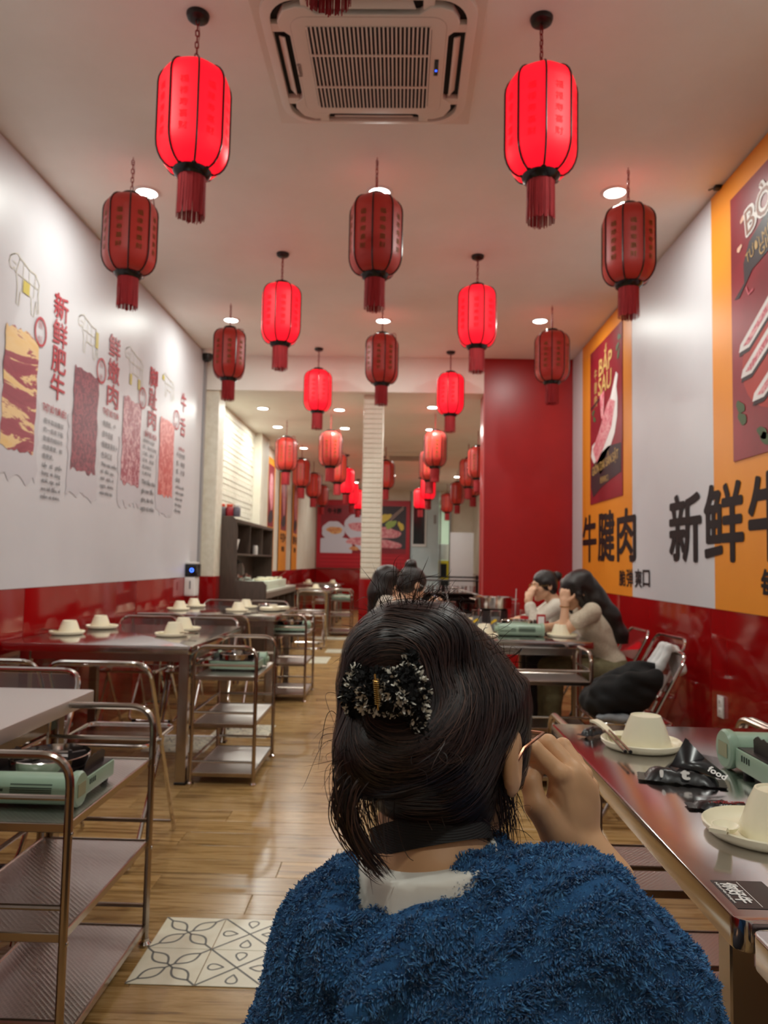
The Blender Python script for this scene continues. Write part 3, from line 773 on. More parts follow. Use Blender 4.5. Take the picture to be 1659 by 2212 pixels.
for i in range(3):
    MB().strip([(.1, .1 + i * .09), (WB - .12, .1 + i * .09)], .02, on(B, .002)).build('poster_line', mat('bright_red_print', (206, 40, 56), .4), bp, smooth=False)
# ------------------------------------------------------------------ lanterns
M_fab = mat('red_lantern_silk', (184, 44, 32), 0.42, sheen=0.1)
_b = bsdf(M_fab); _v = texco(M_fab, (90, 90, 3)); _f = noise(M_fab, _v, 3, 3); bump(M_fab, _f, .06, .001)
M_fab_lit = mat('glowing_red_silk', (190, 10, 18), 0.5, emit=(1.0, 0.004, 0.022), power=LANTERN_GLOW)
M_goldtext = mat('gold_lantern_print', (170, 112, 52), 0.45, 0.3)
M_littext = mat('backlit_lantern_print', (150, 10, 14), 0.5, emit=(0.62, 0.006, 0.012), power=LANTERN_GLOW * .95)
M_rib = mat('black_lacquer', (20, 16, 18), 0.22)
prof = [(.062, -.232)]
for k in range(7):
    a = PI / 2 * k / 6; prof.append((.062 + .079 * math.sin(a), -.318 + .084 * math.cos(a)))
for z in (-.37, -.43, -.49, -.550): prof.append((.141, z))
for k in range(1, 7):
    a = PI / 2 * k / 6; prof.append((.070 + .071 * math.cos(a), -.550 - .108 * math.sin(a)))
def panel_mesh():
    p = MB(); n = 5; vs = []; fs = []
    a = PI / 8
    for r, z in prof:
        for k in range(n):
            t = -1 + 2 * k / (n - 1); x = r * math.sin(a) * t; bul = .006 * (1 - t * t) * (r / .14)
            vs.append((r * math.cos(a) + bul, x, z))
    m = len(prof)
    for i in range(m - 1):
        for k in range(n - 1): fs.append((i * n + k, i * n + k + 1, (i + 1) * n + k + 1, (i + 1) * n + k))
    return p.add(vs, [f[::-1] for f in fs]).mesh('shade_panel', angle=60)
me_panel = panel_mesh()
co_, fs_ = [], []
for j, c in enumerate('福禄寿喜财'):
    co, fs = text_mesh(c, .01); lo, hi = co[:, :2].min(0), co[:, :2].max(0); q = (co[:, :2] - lo) / (hi - lo)
    b = sum(len(x) for x in co_); co_.append([(.1372, (u - .5) * .034, -.345 - j * .046 - .03 + v * .03) for u, v in q]); fs_ += [tuple(i + b for i in f) for f in fs]
me_goldtxt = MB().add([v for x in co_ for v in x], fs_).mesh('panel_lettering', smooth=False)
me_rib = MB().tube([(r + .0018, 0, z) for r, z in prof], .0042, 6).mesh('rib')
me_canopy = MB().lathe([(.0, -.026), (.03, -.026), (.042, -.018), (.046, -.006), (.046, 0)], 28).mesh('canopy')
me_cap = MB().lathe([(.02, -.208), (.046, -.209), (.052, -.215), (.054, -.232), (.066, -.235), (.068, -.243), (.03, -.243)], 28).mesh('cap')
sc_ = MB().lathe([(.045, -.648), (.072, -.650), (.077, -.660), (.070, -.676), (.058, -.685), (.04, -.685)], 28)
for k in range(8):
    a = PI / 4 * k; sc_.ell((.074 * math.cos(a), .074 * math.sin(a), -.652), (.012, .012, .010), 8, 6)
me_ring = sc_.mesh('bottom_ring')
ch = MB()
for k in range(8):
    z = -.03 - k * .0248; hh, ww = .0165, .0062
    pts = [(ww * math.cos(t), 0, z + (hh - ww) * (1 if math.sin(t) > 0 else -1) * .75 + ww * math.sin(t)) for t in np.linspace(0, 2 * PI, 13)[:-1]]
    if k % 2: pts = [(0, p[0], p[2]) for p in pts]
    ch.tube(pts, .0027, 5, closed=True)
ch.tube([(.004, .004, -.02), (.010, .003, -.08), (.003, .006, -.14), (.006, .002, -.2)], .0012, 4)
me_chain = ch.mesh('chain')
me_hook = MB().tube([(.0, 0, .0), (0, 0, -.014), (.006, 0, -.02), (.004, 0, -.03), (-.004, 0, -.03)], .0022, 5).mesh('hook')
def tassel_mesh(seed):
    r = random.Random(seed); t = MB(); n = 120
    for k in range(n):
        a = 2 * PI * k / n; rr = .055 + r.uniform(-.002, .002); Lb = .165 + r.uniform(-.005, .006); w = .0020
        sw = r.uniform(-.003, .003); fl = r.uniform(-.001, .003)
        d = Vector((math.cos(a), math.sin(a), 0)); s_ = Vector((-math.sin(a), math.cos(a), 0)); vs = []
        for i, f in enumerate((0, .35, .7, 1)):
            c = d * (rr + fl * f * f) + s_ * sw * f * f + Vector((0, 0, -.678 - Lb * f)); vs += [c + s_ * w * (1 - .1 * f), c - s_ * w * (1 - .1 * f)]
        t.add(vs, [(2 * i, 2 * i + 1, 2 * i + 3, 2 * i + 2) for i in range(3)])
    return t.mesh('tassel', angle=80)
me_tassel = tassel_mesh(3)
me_band = MB().lathe([(.050, -.672), (.0535, -.680), (.0535, -.725), (.051, -.725)], 28, caps=False).mesh('tassel_band')
me_bow = MB().tube([(.05, 0, -.222), (.085, .01, -.205), (.105, .03, -.215), (.09, .03, -.23), (.055, .0, -.225), (.095, -.015, -.21), (.112, -.02, -.215), (.12, -.02, -.26), (.124, -.015, -.31)], .0028, 5).mesh('tied_cord')
M_lit_inside = mat('lantern_bulb', (255, 200, 160), .4, emit=(1, .5, .3), power=4)
def make_lantern(lit):
    t = thing('red_lantern', 'lantern', 'lantern', group='red hanging lanterns')
    F = M_fab_lit if lit else M_fab
    if lit: new_obj('canopy', me_canopy, M_black, t)
    else: new_obj('hook', me_hook, M_chain, t)
    new_obj('chain', me_chain, M_chain, t); new_obj('cap', me_cap, M_rib, t); new_obj('bottom_ring', me_ring, M_rib, t)
    for k in range(8):
        a = PI / 4 * k
        p = new_obj('shade_panel', me_panel, None, t); p.rotation_euler = (0, 0, a + PI / 8)
        l = new_obj('panel_lettering', me_goldtxt, None, p)
        for o, m in ((p, F), (l, M_littext if lit else M_goldtext)):
            if not o.data.materials: o.data.materials.append(m)
            o.material_slots[0].link = 'OBJECT'; o.material_slots[0].material = m
        r = new_obj('rib', me_rib, M_rib, t); r.rotation_euler = (0, 0, a)
    new_obj('tassel_band', me_band, M_tassel, t); tag(new_obj('tassel', me_tassel, M_tassel, t), kind='stuff')
    if not lit: new_obj('tied_cord', me_bow, M_chain, t)
    return t
LN = [
 # x, y, lit, ceiling, label
 (-0.197, 1.71, 0, ZC, 'unlit red lantern whose tassel hangs in front of the ceiling air conditioner'),
 (-0.856, 2.863, 1, ZC, 'large glowing red lantern left of the ceiling air conditioner'),
 (0.534, 2.878, 1, ZC, 'large glowing red lantern right of the ceiling air conditioner'),
 (-1.507, 3.939, 0, ZC, 'unlit dark red lantern nearest of those along the white left wall'),
 (-0.16, 3.921, 0, ZC, 'unlit red lantern just below the brightest downlight over the aisle'),
 (1.224, 4.006, 0, ZC, 'unlit dark red lantern nearest of those along the right wall'),
 (-0.878, 5.208, 1, ZC, 'glowing red lantern of the second lit pair, left of the aisle'),
 (0.521, 5.214, 1, ZC, 'glowing red lantern of the second lit pair, right of the aisle'),
 (-1.491, 6.256, 0, ZC, 'second unlit red lantern along the left wall, before the beam'),
 (-0.184, 6.364, 0, ZC, 'second unlit red lantern over the aisle, in front of the white column'),
 (1.257, 6.221, 0, ZC, 'second unlit red lantern along the right wall, against the red pillar'),
 (-0.876, 7.593, 1, ZC, 'glowing red lantern of the third lit pair, left, just before the beam'),
 (0.496, 7.65, 1, ZC, 'glowing red lantern of the third lit pair, right, just before the beam'),
 (-0.873, 9.08, 0, ZC2, 'first unlit lantern behind the beam, left of the white column'),
 (0.406, 8.95, 0, ZC2, 'first unlit lantern behind the beam, right of the white column'),
 (-1.498, 9.58, 0, ZC2, 'first unlit lantern behind the beam along the white brick wall'),
 (-0.942, 10.95, 0, ZC2, 'second unlit lantern behind the beam, left of the white column'),
 (0.4, 10.46, 0, ZC2, 'second unlit lantern behind the beam, right of the white column'),
 (-1.567, 11.63, 0, ZC2, 'second lantern behind the beam along the left wall'),
 (-1.597, 13.52, 0, ZC2, 'third lantern behind the beam along the left wall'),
 (-1.663, 15.62, 0, ZC2, 'fourth and farthest lantern behind the beam along the left wall'),
 (-0.933, 12.64, 1, ZC2, 'nearest of three glowing lanterns behind the beam, left of the white column'),
 (-0.986, 14.96, 1, ZC2, 'middle of three glowing lanterns behind the beam, left of the white column'),
 (-0.945, 16.4, 1, ZC2, 'farthest of three glowing lanterns behind the beam, left of the white column'),
 (0.501, 13.59, 1, ZC2, 'nearer of two glowing lanterns in front of the pale blue wall'),
 (0.421, 15.88, 1, ZC2, 'farther of two glowing lanterns in front of the pale blue wall'),
 (1.02, 11.25, 0, ZC2, 'second unlit lantern behind the red pillar, right row'),
 (1.045, 10.09, 0, ZC2, 'first unlit lantern behind the red pillar, half hidden by its edge'),
 (1.237, 12.74, 0, ZC2, 'third unlit lantern behind the red pillar, right row'),
 (1.109, 14.57, 0, ZC2, 'fourth unlit orange lit lantern behind the red pillar, right row'),
 (1.064, 16.98, 0, ZC2, 'farthest unlit lantern at the back, above the white board'),
 (-0.243, 11.67, 0, ZC2, 'unlit lantern half hidden behind the white column'),
]
protos = {}
for i, (x, y, lit, zc, lab) in enumerate(LN):
    if lit not in protos:
        protos[lit] = make_lantern(lit); o = protos[lit]
    else: o = copy_tree(protos[lit])
    o['label'] = lab; o.location = (x, y, zc); o.rotation_euler = (0, 0, (i * 0.37) % 0.78)
    o['group'] = 'glowing red lanterns' if lit else 'unlit red lanterns'

# ------------------------------------------------------------------ downlights
M_lens = mat('downlight_lens', (255, 255, 255), .4, emit=(1, .97, .92), power=26)
me_trim = MB().lathe([(.058, -.001), (.062, -.008), (.076, -.009), (.082, -.004), (.082, 0)], 28, caps=False).mesh('trim_ring')
me_lens = MB().lathe([(0, -.003), (.06, -.003)], 28, caps=False).mesh('lens')
DLS = [(-1.565, 4.33, ZC, 'first downlight from the camera along the left wall'), (-0.158, 4.3, ZC, 'brightest downlight, above the centre lantern'), (1.229, 4.28, ZC, 'first downlight from the camera along the right wall'),
       (-1.59, 6.7, ZC, 'second downlight along the left wall before the beam'), (-0.187, 6.67, ZC, 'second downlight over the aisle before the beam'), (1.229, 6.62, ZC, 'second downlight along the right wall before the beam'),
       (-1.675, 8.83, ZC2, 'nearest downlight behind the beam by the brick wall'), (-0.756, 8.85, ZC2, 'nearest downlight behind the beam left of the column'), (0.358, 8.63, ZC2, 'nearest downlight behind the beam right of the column'),
       (-1.698, 10.06, ZC2, 'second downlight behind the beam by the brick wall'), (-0.78, 10.09, ZC2, 'second downlight behind the beam left of the column'), (0.391, 10.09, ZC2, 'second downlight behind the beam right of the column'),
       (-1.586, 11.95, ZC2, 'third downlight behind the beam along the left wall'), (-0.208, 13.4, ZC2, 'downlight just right of the column, third back'), (-1.033, 17.05, ZC2, 'farthest downlight, in front of the back poster'),
       (-0.178, 15.55, ZC2, 'downlight just right of the column, fourth back'), (1.174, 15.61, ZC2, 'farthest downlight on the right, near the doorway'),
       (-1.52, 2.2, ZC, 'downlight near the camera, left'), (1.3, 2.2, ZC, 'downlight near the camera, right'), (-.8, -.2, ZC, 'downlight behind the camera, left'), (.9, -.2, ZC, 'downlight behind the camera, right')]
dl0 = None
la = bpy.data.lights.new('downlight_lamp', 'AREA'); la.shape = 'DISK'; la.size = .11; la.energy = DOWNLIGHT_W; la.color = (.96, 1.0, .93)
for x, y, z, lab in DLS:
    if dl0 is None:
        dl0 = thing('downlight', 'round recessed white ' + lab, 'downlight', group='recessed ceiling downlights')
        new_obj('trim_ring', me_trim, M_plastic, dl0); new_obj('lens', me_lens, M_lens, dl0)
        lo = bpy.data.objects.new('lamp', la); COL.objects.link(lo); lo.parent = dl0; lo.location = (0, 0, -.012); o = dl0
    else: o = dup(dl0, 'round recessed white ' + lab)
    o.location = (x, y, z)
# store room lamp behind the doorway
la2 = bpy.data.lights.new('store_lamp', 'AREA'); la2.size = .6; la2.energy = 40; la2.color = (.95, 1, .95)
lo2 = bpy.data.objects.new('store_lamp', la2); COL.objects.link(lo2); lo2.location = (1.1, YB + 1.6, ZC2 - .05)
la3 = bpy.data.lights.new('store_lamp', 'AREA'); la3.size = .5; la3.energy = 30; la3.color = (.85, .96, 1.0)

# ------------------------------------------------------------------ ceiling cassette air conditioner
def make_ac():
    t = thing('air_conditioner', 'ivory ceiling cassette air conditioner with slatted intake grille', 'air conditioner', (-.163, 3.12, ZC))
    F = lambda z: Matrix.Translation((0, 0, z))
    MB().prism(rrect(-.47, .47, -.47, .47, .01), .012, F(-.012)).build('mounting_board', M_acbody, t, .003)
    r = MB(); n = 8
    out, inn = rrect(-.435, .435, -.435, .435, .15, n), rrect(-.395, .395, -.395, .395, .12, n)
    N_ = len(out); vs = []
    for pts, z in ((out, -.012), (out, -.034), (inn, -.046), (inn, -.012)): vs += [(p[0], p[1], z) for p in pts]
    r.add(vs, [(a * N_ + i, b * N_ + i, b * N_ + (i + 1) % N_, a * N_ + (i + 1) % N_) for a, b in ((0, 1), (1, 2), (2, 3)) for i in range(N_)])
    r.build('outer_rim', M_acbody, t, .003)
    MB().prism(rrect(-.396, .396, -.396, .396, .12), .006, F(-.02)).build('air_outlet', M_void, t, smooth=False)
    # centre plate with waisted sides
    pts = []
    base = [(.355, .29), (.345, .335), (.30, .36), (.235, .362), (.205, .335)]
    corner = [(.205, .325), (.245, .362), (.285, .366), (.335, .345), (.352, .315), (.366, .285), (.362, .245), (.325, .205)]
    for sx, sy, rev in ((1, 1, True), (-1, 1, False), (-1, -1, True), (1, -1, False)):
        c = [(x * sx, y * sy) for x, y in corner]
        pts += c[::-1] if rev else c
    MB().prism(pts, .034, F(-.052)).build('centre_plate', M_acbody, t, .006, 3)
    for sx, sy in ((1, 1), (-1, 1), (-1, -1), (1, -1)):
        MB().box(sx * .372, sy * .24, -.030, .06, .045, .026).build('bridge', M_acbody, t, .004)
        MB().box(sx * .24, sy * .372, -.030, .045, .06, .026).build('bridge', M_acbody, t, .004)
    for a in range(4):
        o = MB().prism([(-.19, -.02), (.19, -.02), (.175, .012), (-.175, .012)], .007, Matrix.Rotation(PI / 2 * a, 4, 'Z') @ Matrix.Translation((0, .368, -.036)) @ Matrix.Rotation(math.radians(38), 4, 'X')).build('louver', M_acbody, t, .002)
    MB().prism(rrect(-.315, .315, -.315, .315, .06), .002, F(-.0535)).build('intake_panel', M_acbody, t, .001)
    MB().prism(rrect(-.316, .316, -.316, .316, .062), .001, F(-.0528)).build('panel_gap', mat('tan_gap', (150, 130, 112), .6), t, smooth=False)
    MB().prism(rrect(-.256, .256, -.262, .272, .02), .0004, F(-.0541)).build('grille_shade', M_void, t, smooth=False)  # flat dark plate painted for the shade between the slats
    me = MB().box2(-.0036, .0036, -.272, .272, -.0605, -.054).mesh('slat', .0015, 1)
    for k in range(30):
        o = new_obj('slat', me, M_acbody, t); o.location = (-.25 + k * (.50 / 29), .005, 0)
    for y in (-.10, .11): MB().box2(-.254, .254, y - .0045, y + .0045, -.0625, -.056).build('cross_bar', M_acbody, t, .001)
    d = MB().box2(.275, .293, -.07, .035, -.0555, -.053).build('display', mat('navy_display', (16, 20, 38), .15), t, .001)
    MB().box2(.28, .288, -.005, .006, -.0562, -.0552).build('status_light', mat('blue_led', (20, 60, 255), .4, emit=(.02, .08, 1.0), power=4), d)
    print_text('maker_text', 'Reetech', frame4((-.303, .045, -.0545), (0, -1, 0), (-1, 0, 0)), .085, .022, mat('grey_text', (120, 106, 100), .5), t, bold=.01)
    return t
ac1 = make_ac()
ac1['label'] = 'ivory ceiling cassette air conditioner with slatted grille, near the camera between two glowing lanterns'
ac2 = dup(ac1, 'small far ceiling cassette air conditioner behind the white column', (.05, 12.6, ZC2))
# ------------------------------------------------------------------ tables
TH = .75
def table(label, x0, x1, y0, y1, top=None):
    cx, cy = (x0 + x1) / 2, (y0 + y1) / 2
    t = thing('dining_table', label, 'table', (cx, cy, 0), group='steel topped dining tables')
    a, b = (x1 - x0) / 2, (y1 - y0) / 2
    MB().prism(rrect(-a, a, -b, b, .022, 4), .042, Matrix.Translation((0, 0, TH - .042))).build('tabletop', top or M_top, t, .003, 2)
    me = MB().box2(-.028, .028, -.022, .022, .012, TH - .042).mesh('leg', .003, 1)
    mf = MB().box2(-.031, .031, -.025, .025, 0, .014).mesh('foot', .002, 1)
    for sx in (-1, 1):
        for sy in (-1, 1):
            l = new_obj('leg', me, M_steel, t); l.location = (sx * (a - .075), sy * (b - .15), 0)
            new_obj('foot', mf, M_black, l)
    for sy in (-1, 1): MB().box2(-a + .1, a - .1, sy * (b - .15) - .012, sy * (b - .15) + .012, TH - .10, TH - .044).build('rail', M_steel, t)
    for sx in (-1, 1): MB().box2(sx * (a - .075) - .012, sx * (a - .075) + .012, -b + .17, b - .17, TH - .10, TH - .044).build('rail', M_steel, t)
    return t
table('bare steel table at the left edge, nearest the camera', -2.08, -1.045, 1.38, 2.60, M_satin)
table('steel table set with four upturned bowls, second along the left wall', -2.10, -1.08, 3.92, 5.15)
table('steel table set with bowls and stacked dishes, third along the left wall', -2.10, -1.0, 6.16, 7.4)
table('steel table in the right foreground with a black wipe packet and mint stove', .45, 1.62, 1.02, 2.22)
table('steel table corner at the lower right edge, touching the foreground table', .455, 1.62, -.25, 1.0)
table('steel table with a mint stove at its near end where four people sit', .27, 1.19, 4.58, 5.80)
table('steel table behind the stove table, holding the hot pot', .27, 1.19, 5.815, 6.95)
table('steel table far left, beyond the walnut cabinet', -2.06, -1.08, 11.95, 13.2)
table('steel table far left under the back wall poster', -2.06, -1.15, 14.7, 15.9)

# ------------------------------------------------------------------ folding acrylic chairs (seat faces local +y)
def make_chair():
    t = thing('folding_chair', 'chair', 'chair', group='clear folding chairs')
    w = .205; r = .0095
    MB().tube(fillet([(-w, .20, .012), (-w, -.215, .79), (w, -.215, .79), (w, .20, .012)], .07, 6), r, 8).build('back_frame', M_chrome, t)
    MB().tube(fillet([(-w + .024, .07, .455), (-w + .024, -.26, .010), (w - .024, -.26, .010), (w - .024, .07, .455)], .06, 6), r, 8).build('rear_leg_frame', M_chrome, t)
    MB().tube(fillet([(-w + .014, -.16, .452), (-w + .014, .205, .462), (w - .014, .205, .462), (w - .014, -.16, .452)], .05, 6, True), .008, 8, closed=True).build('seat_frame', M_chrome, t)
    MB().tube([(-w, .18, .05), (w, .18, .05)], .0075, 8).build('foot_bar', M_chrome, t)
    for sx in (-1, 1):
        MB().lathe([(0, -.014), (.017, -.014), (.02, -.004), (.02, .006), (0, .006)], 14, (sx * (w + .002), -.034, .452), 'x').build('hinge', M_chrome, t)
        MB().box(sx * (w - .07), -.26, .011, .03, .024, .022).build('foot_pad', M_black, t, .004)
    s = MB().prism(rrect(-w + .022, w - .022, -.15, .195, .04), .006, Matrix.Translation((0, 0, .455))); s.build('seat', M_acrylic, t, .001, 1)
    n = Vector((0, -.415, .778)).normalized()
    B = frame4((0, -.118, .607), (1, 0, 0), n)
    p = MB(); m = 8; pts = rrect(-w + .008, w - .008, 0, .195, .055); p.prism(pts, .005, B); p.build('backrest', M_acrylic, t, .001, 1)
    return t
CH = [  # x, y, rotation, label
 (-1.187, 3.18, 0, 'clear folding chair with its back to the camera, tucked at the second left table'),
 (-1.64, 3.18, 0, 'clear folding chair near the wall with its back to the camera, second left table'),
 (-1.37, 2.545, PI, 'clear folding chair facing the camera across the bare near table'),
 (-1.80, 5.80, 0, 'clear folding chair by the wall at the third left table, back to camera'),
 (-1.33, 5.80, 0, 'clear folding chair near the aisle at the third left table, back to camera'),
 (-1.78, 5.12, PI, 'clear folding chair at the far side of second left table, by the wall'),
 (-1.345, 5.12, PI, 'clear folding chair at the far side of second left table, aisle end'),
 (-1.78, 7.42, PI, 'clear folding chair at the far side of third left table, by the wall'),
 (-1.33, 7.42, PI, 'clear folding chair at the far side of third left table, aisle end'),
 (1.17, 3.84, PI / 2, 'clear folding chair heaped with a black coat beside the right wall'),
 (1.46, 4.62, PI / 2 + .1, 'clear folding chair seen behind the coat chair, against the red wall'),
 (1.42, 5.12, PI / 2, 'clear folding chair under the woman leaning her head on her hand'),
 (1.42, 5.80, PI / 2, 'clear folding chair under the woman in the white sweater'),
 (-.03, 4.80, -PI / 2, 'clear folding chair under the woman holding a phone'),
 (-.03, 5.55, -PI / 2, 'clear folding chair under the woman with long straight hair'),
 (.06, .76, 0, 'clear folding chair under the woman in blue fleece'),
 (-1.30, 11.25, 0, 'clear folding chair at the far left table, aisle side'),
 (-1.76, 11.25, 0, 'clear folding chair at the far left table, wall side'),
 (-1.35, 13.45, PI, 'clear folding chair behind the far left table, aisle side'),
 (-1.45, 14.42, 0, 'clear folding chair before the farthest left table'),
 (-1.24, 10.55, .2, 'clear folding chair standing alone past the walnut cabinet'),
]
c0 = make_chair()
for i, (x, y, r_, lab) in enumerate(CH):
    o = c0 if i == 0 else copy_tree(c0)
    o['label'] = lab; o.location = (x, y, 0); o.rotation_euler = (0, 0, r_)

# ------------------------------------------------------------------ serving trolleys (long side along local y, open side +x)
def make_trolley(w=.34, l=.60):
    t = thing('serving_trolley', 'trolley', 'trolley', group='steel serving trolleys')
    a, b, r = w / 2, l / 2, .0105
    for sy in (-1, 1):
        MB().tube(fillet([(-a, sy * b, .022), (-a, sy * b, .735), (a, sy * b, .735), (a, sy * b, .022)], .075, 7), r, 10).build('end_frame', M_tube, t)
        for sx in (-1, 1):
            MB().lathe([(0, 0), (.016, 0), (.019, .008), (.012, .016), (.012, .024), (0, .024)], 14, (sx * a, sy * b, 0)).build('foot', M_chrome, t)
        for z in (.122, .382, .635): MB().tube([(-a, sy * b, z), (a, sy * b, z)], .007, 8).build('end_bar', M_tube, t)
    for z in (.122, .382, .635): MB().tube([(-a, -b, z), (-a, b, z)], .007, 8).build('side_bar', M_tube, t)
    for z in (.06, .32, .572):
        s = MB().box2(-a + .004, a - .004, -b + .006, b - .006, z - .004, z)
        o = s.build('shelf', M_shelf, t)
        q = MB()
        for (x0, x1, y0, y1) in ((-a, -a + .008, -b, b), (a - .008, a, -b, b), (-a, a, -b - .002, -b + .006), (-a, a, b - .006, b + .002)): q.box2(x0, x1, y0, y1, z - .018, z + .004)
        tag(q.build('shelf_rim', M_tube, o, .002, 1))
    me = MB().lathe([(0, 0), (.006, 0), (.0045, .003), (0, .004)], 10, axis='x').mesh('bolt')
    for sy in (-1, 1):
        for z in (.30, .552): o = new_obj('bolt', me, M_chrome, t); o.location = (a + .0095, sy * b, z)
    return t
TR = [(-.945, 2.10, 0, 'steel trolley at lower left with the largest mint gas stove on top'),
      (-.935, 4.37, 0, 'steel trolley beside the second left table, stove on its top shelf'),
      (-.965, 6.76, 0, 'steel trolley beside the third left table, nearer the white column'),
      (.76, 4.32, PI / 2, 'steel trolley across the end of the table where people sit'),
      (.80, 2.30, PI / 2, 'steel trolley under the right foreground table, behind the raised hand'),
      (1.42, 2.30, PI / 2, 'steel trolley under the right foreground table, nearest the wall'),
      (-.955, 12.5, 0, 'far steel trolley with a mint stove beside the far left table')]
t0 = make_trolley()
for i, (x, y, r_, lab) in enumerate(TR):
    o = t0 if i == 0 else copy_tree(t0)
    o['label'] = lab; o.location = (x, y, 0); o.rotation_euler = (0, 0, r_)

# ------------------------------------------------------------------ portable gas stoves (canister barrel along local x at local -y)
M_print = mat('dark_green_print', (58, 76, 64), .5)
def make_stove():
    t = thing('gas_stove', 'stove', 'gas stove', group='mint green portable gas stoves')
    MB().prism(rrect(-.165, .165, -.085, .15, .012), .046, Matrix.Translation((0, 0, .014))).build('body', M_mint, t, .006, 2)
    MB().box2(-.16, .16, -.075, .145, .06, .0625).build('top_plate', M_dark, t, .001)
    MB().lathe([(0, -.172), (.036, -.172), (.041, -.166), (.041, .150), (0, .150)], 26, (0, -.122, .047), 'x').build('canister_barrel', M_mint, t)
    e = MB().lathe([(0, .150), (.044, .150), (.047, .156), (.047, .170), (.042, .176), (0, .176)], 26, (0, -.122, .047), 'x').build('end_cap', M_mint, t)
    MB().box2(.1765, .178, -.147, -.097, .03, .064).build('warning_label', mat('tan_label', (150, 150, 118), .5), e)
    e2 = MB().lathe([(0, -.190), (.016, -.190), (.018, -.178), (.044, -.176), (.046, -.170), (0, -.170)], 24, (0, -.122, .047), 'x').build('control_knob', M_mint, t)
    for sx in (-1, 1):
        for sy in (-.06, .125): MB().lathe([(0, 0), (.012, 0), (.014, .014), (0, .014)], 12, (sx * .14, sy, 0)).build('foot', M_black, t)
    lp = MB(); I = Matrix.Identity(4)
    def arc(x0, x1, a0, a1):
        vs = []; n = 6
        for k in range(n + 1):
            a = a0 + (a1 - a0) * k / n; y, z = -.122 + .0416 * math.cos(a), .047 + .0416 * math.sin(a); vs += [(x0, y, z), (x1, y, z)]
        lp.add(vs, [(2 * k, 2 * k + 1, 2 * k + 3, 2 * k + 2) for k in range(n)])
    for k in range(5): arc(-.02, .105, PI + .05 + k * .13 - .35, PI + .05 + k * .13 - .27)
    arc(-.02, .105, PI - .52, PI - .44); arc(-.075, -.04, PI - .2, PI - .02); arc(-.16, -.09, PI - .52, PI - .44); arc(-.16, -.04, PI + .12, PI + .26)
    tag(lp.build('printed_label', M_print, t, smooth=False), kind='stuff')
    sl = MB()
    for k in range(4): sl.box(.1655, -.04 + k * .012, .044, .002, .004, .014)
    tag(sl.build('vent_slots', M_void, t, smooth=False), kind='stuff')
    c = (0, .035)
    MB().lathe([(.108, .0625), (.118, .067), (.121, .098), (.118, .100), (.114, .070), (.104, .066)], 32, (*c, 0), caps=False).build('drip_bowl', M_chrome, t)
    MB().lathe([(0, .064), (.028, .064), (.04, .07), (.04, .078), (.03, .084), (0, .084)], 24, (*c, 0)).build('burner', M_dark, t)
    MB().lathe([(.072, .069), (.078, .074), (.075, .079), (.069, .073)], 28, (*c, 0), caps=False).build('burner_ring', M_chrome, t)
    g = MB().box2(-.006, .006, .055, .112, .066, .093).box2(-.006, .006, .055, .066, .09, .1)
    me = g.mesh('pot_support', .002, 1)
    for k in range(4): o = new_obj('pot_support', me, M_dark, t); o.location = (*c, 0); o.rotation_euler = (0, 0, PI / 4 + PI / 2 * k)
    for sx in (-1, 1):
        p = MB(); pts = [(-.07, 0), (.075, 0), (.075, .03)] + [(.06 - k * .014, .038 + (.005 if k % 2 else 0)) for k in range(9)] + [(-.065, .03)]
        p.prism(pts, .002, frame4((sx * .138, .04, .062), (0, 1, 0), (sx * .12, 0, 1))); p.build('wind_shield', M_dark, t, .0006, 1)
    return t
STV = [(-.95, 2.04, .5735, 0, 'largest mint gas stove with a steel bowl, on the lower left trolley'),
       (-.935, 4.40, .5735, PI, 'mint gas stove on the trolley beside the second left table'),
       (-.965, 6.80, .5735, PI, 'mint gas stove on the trolley beside the third left table'),
       (.905, 1.66, TH, PI, 'mint gas stove on the right foreground table'),
       (.785, 4.96, TH, 0, 'mint gas stove standing beside grey cups on the occupied table'),
       (-.955, 12.47, .5735, 0, 'far mint gas stove on the trolley by the column')]
s0 = make_stove()
for i, (x, y, z, r_, lab) in enumerate(STV):
    o = s0 if i == 0 else copy_tree(s0)
    o['label'] = lab; o.location = (x, y, z); o.rotation_euler = (0, 0, r_)
    if z < .6 or 'occupied' in lab: o.scale = (.85, .92, .95)

# ------------------------------------------------------------------ place settings: plate, upturned bowl, spoon, chopsticks
me_plate = MB().lathe([(0, .004), (.062, .004), (.084, .0075), (.094, .018), (.0975, .0215), (.1, .0195), (.0985, .012), (.088, .002), (.06, 0), (0, 0)], 36, caps=False).mesh('plate', angle=50)
me_bowl = MB().lathe([(.0, .074), (.032, .074), (.034, .0775), (.037, .0775), (.0385, .074), (.047, .055), (.056, .028), (.062, .012), (.064, 0), (.060, 0), (.056, .014), (.044, .05), (.034, .066), (0, .066)], 36, caps=False).mesh('bowl', angle=50)
def spoon_mesh():
    p = MB(); vs = []; n = 14
    for i in range(5):
        t = i / 4
        for k in range(n):
            a = 2 * PI * k / n; vs.append((.021 * t * math.cos(a), .026 * t * math.sin(a), -.013 * (1 - t * t)))
    p.add(vs, [(i * n + k, i * n + (k + 1) % n, (i + 1) * n + (k + 1) % n, (i + 1) * n + k) for i in range(4) for k in range(n)])
    b = len(p.v); vs2 = [(x * 1.08, y * 1.08, z - .003 if i < 4 * n else z) for i, (x, y, z) in enumerate(vs)]
    p.add(vs2, [(i * n + (k + 1) % n, i * n + k, (i + 1) * n + k, (i + 1) * n + (k + 1) % n) for i in range(4) for k in range(n)])
    p.f += [tuple(x for x in (4 * n + k, b + 4 * n + k, b + 4 * n + (k + 1) % n, 4 * n + (k + 1) % n)) for k in range(n)]
    return p
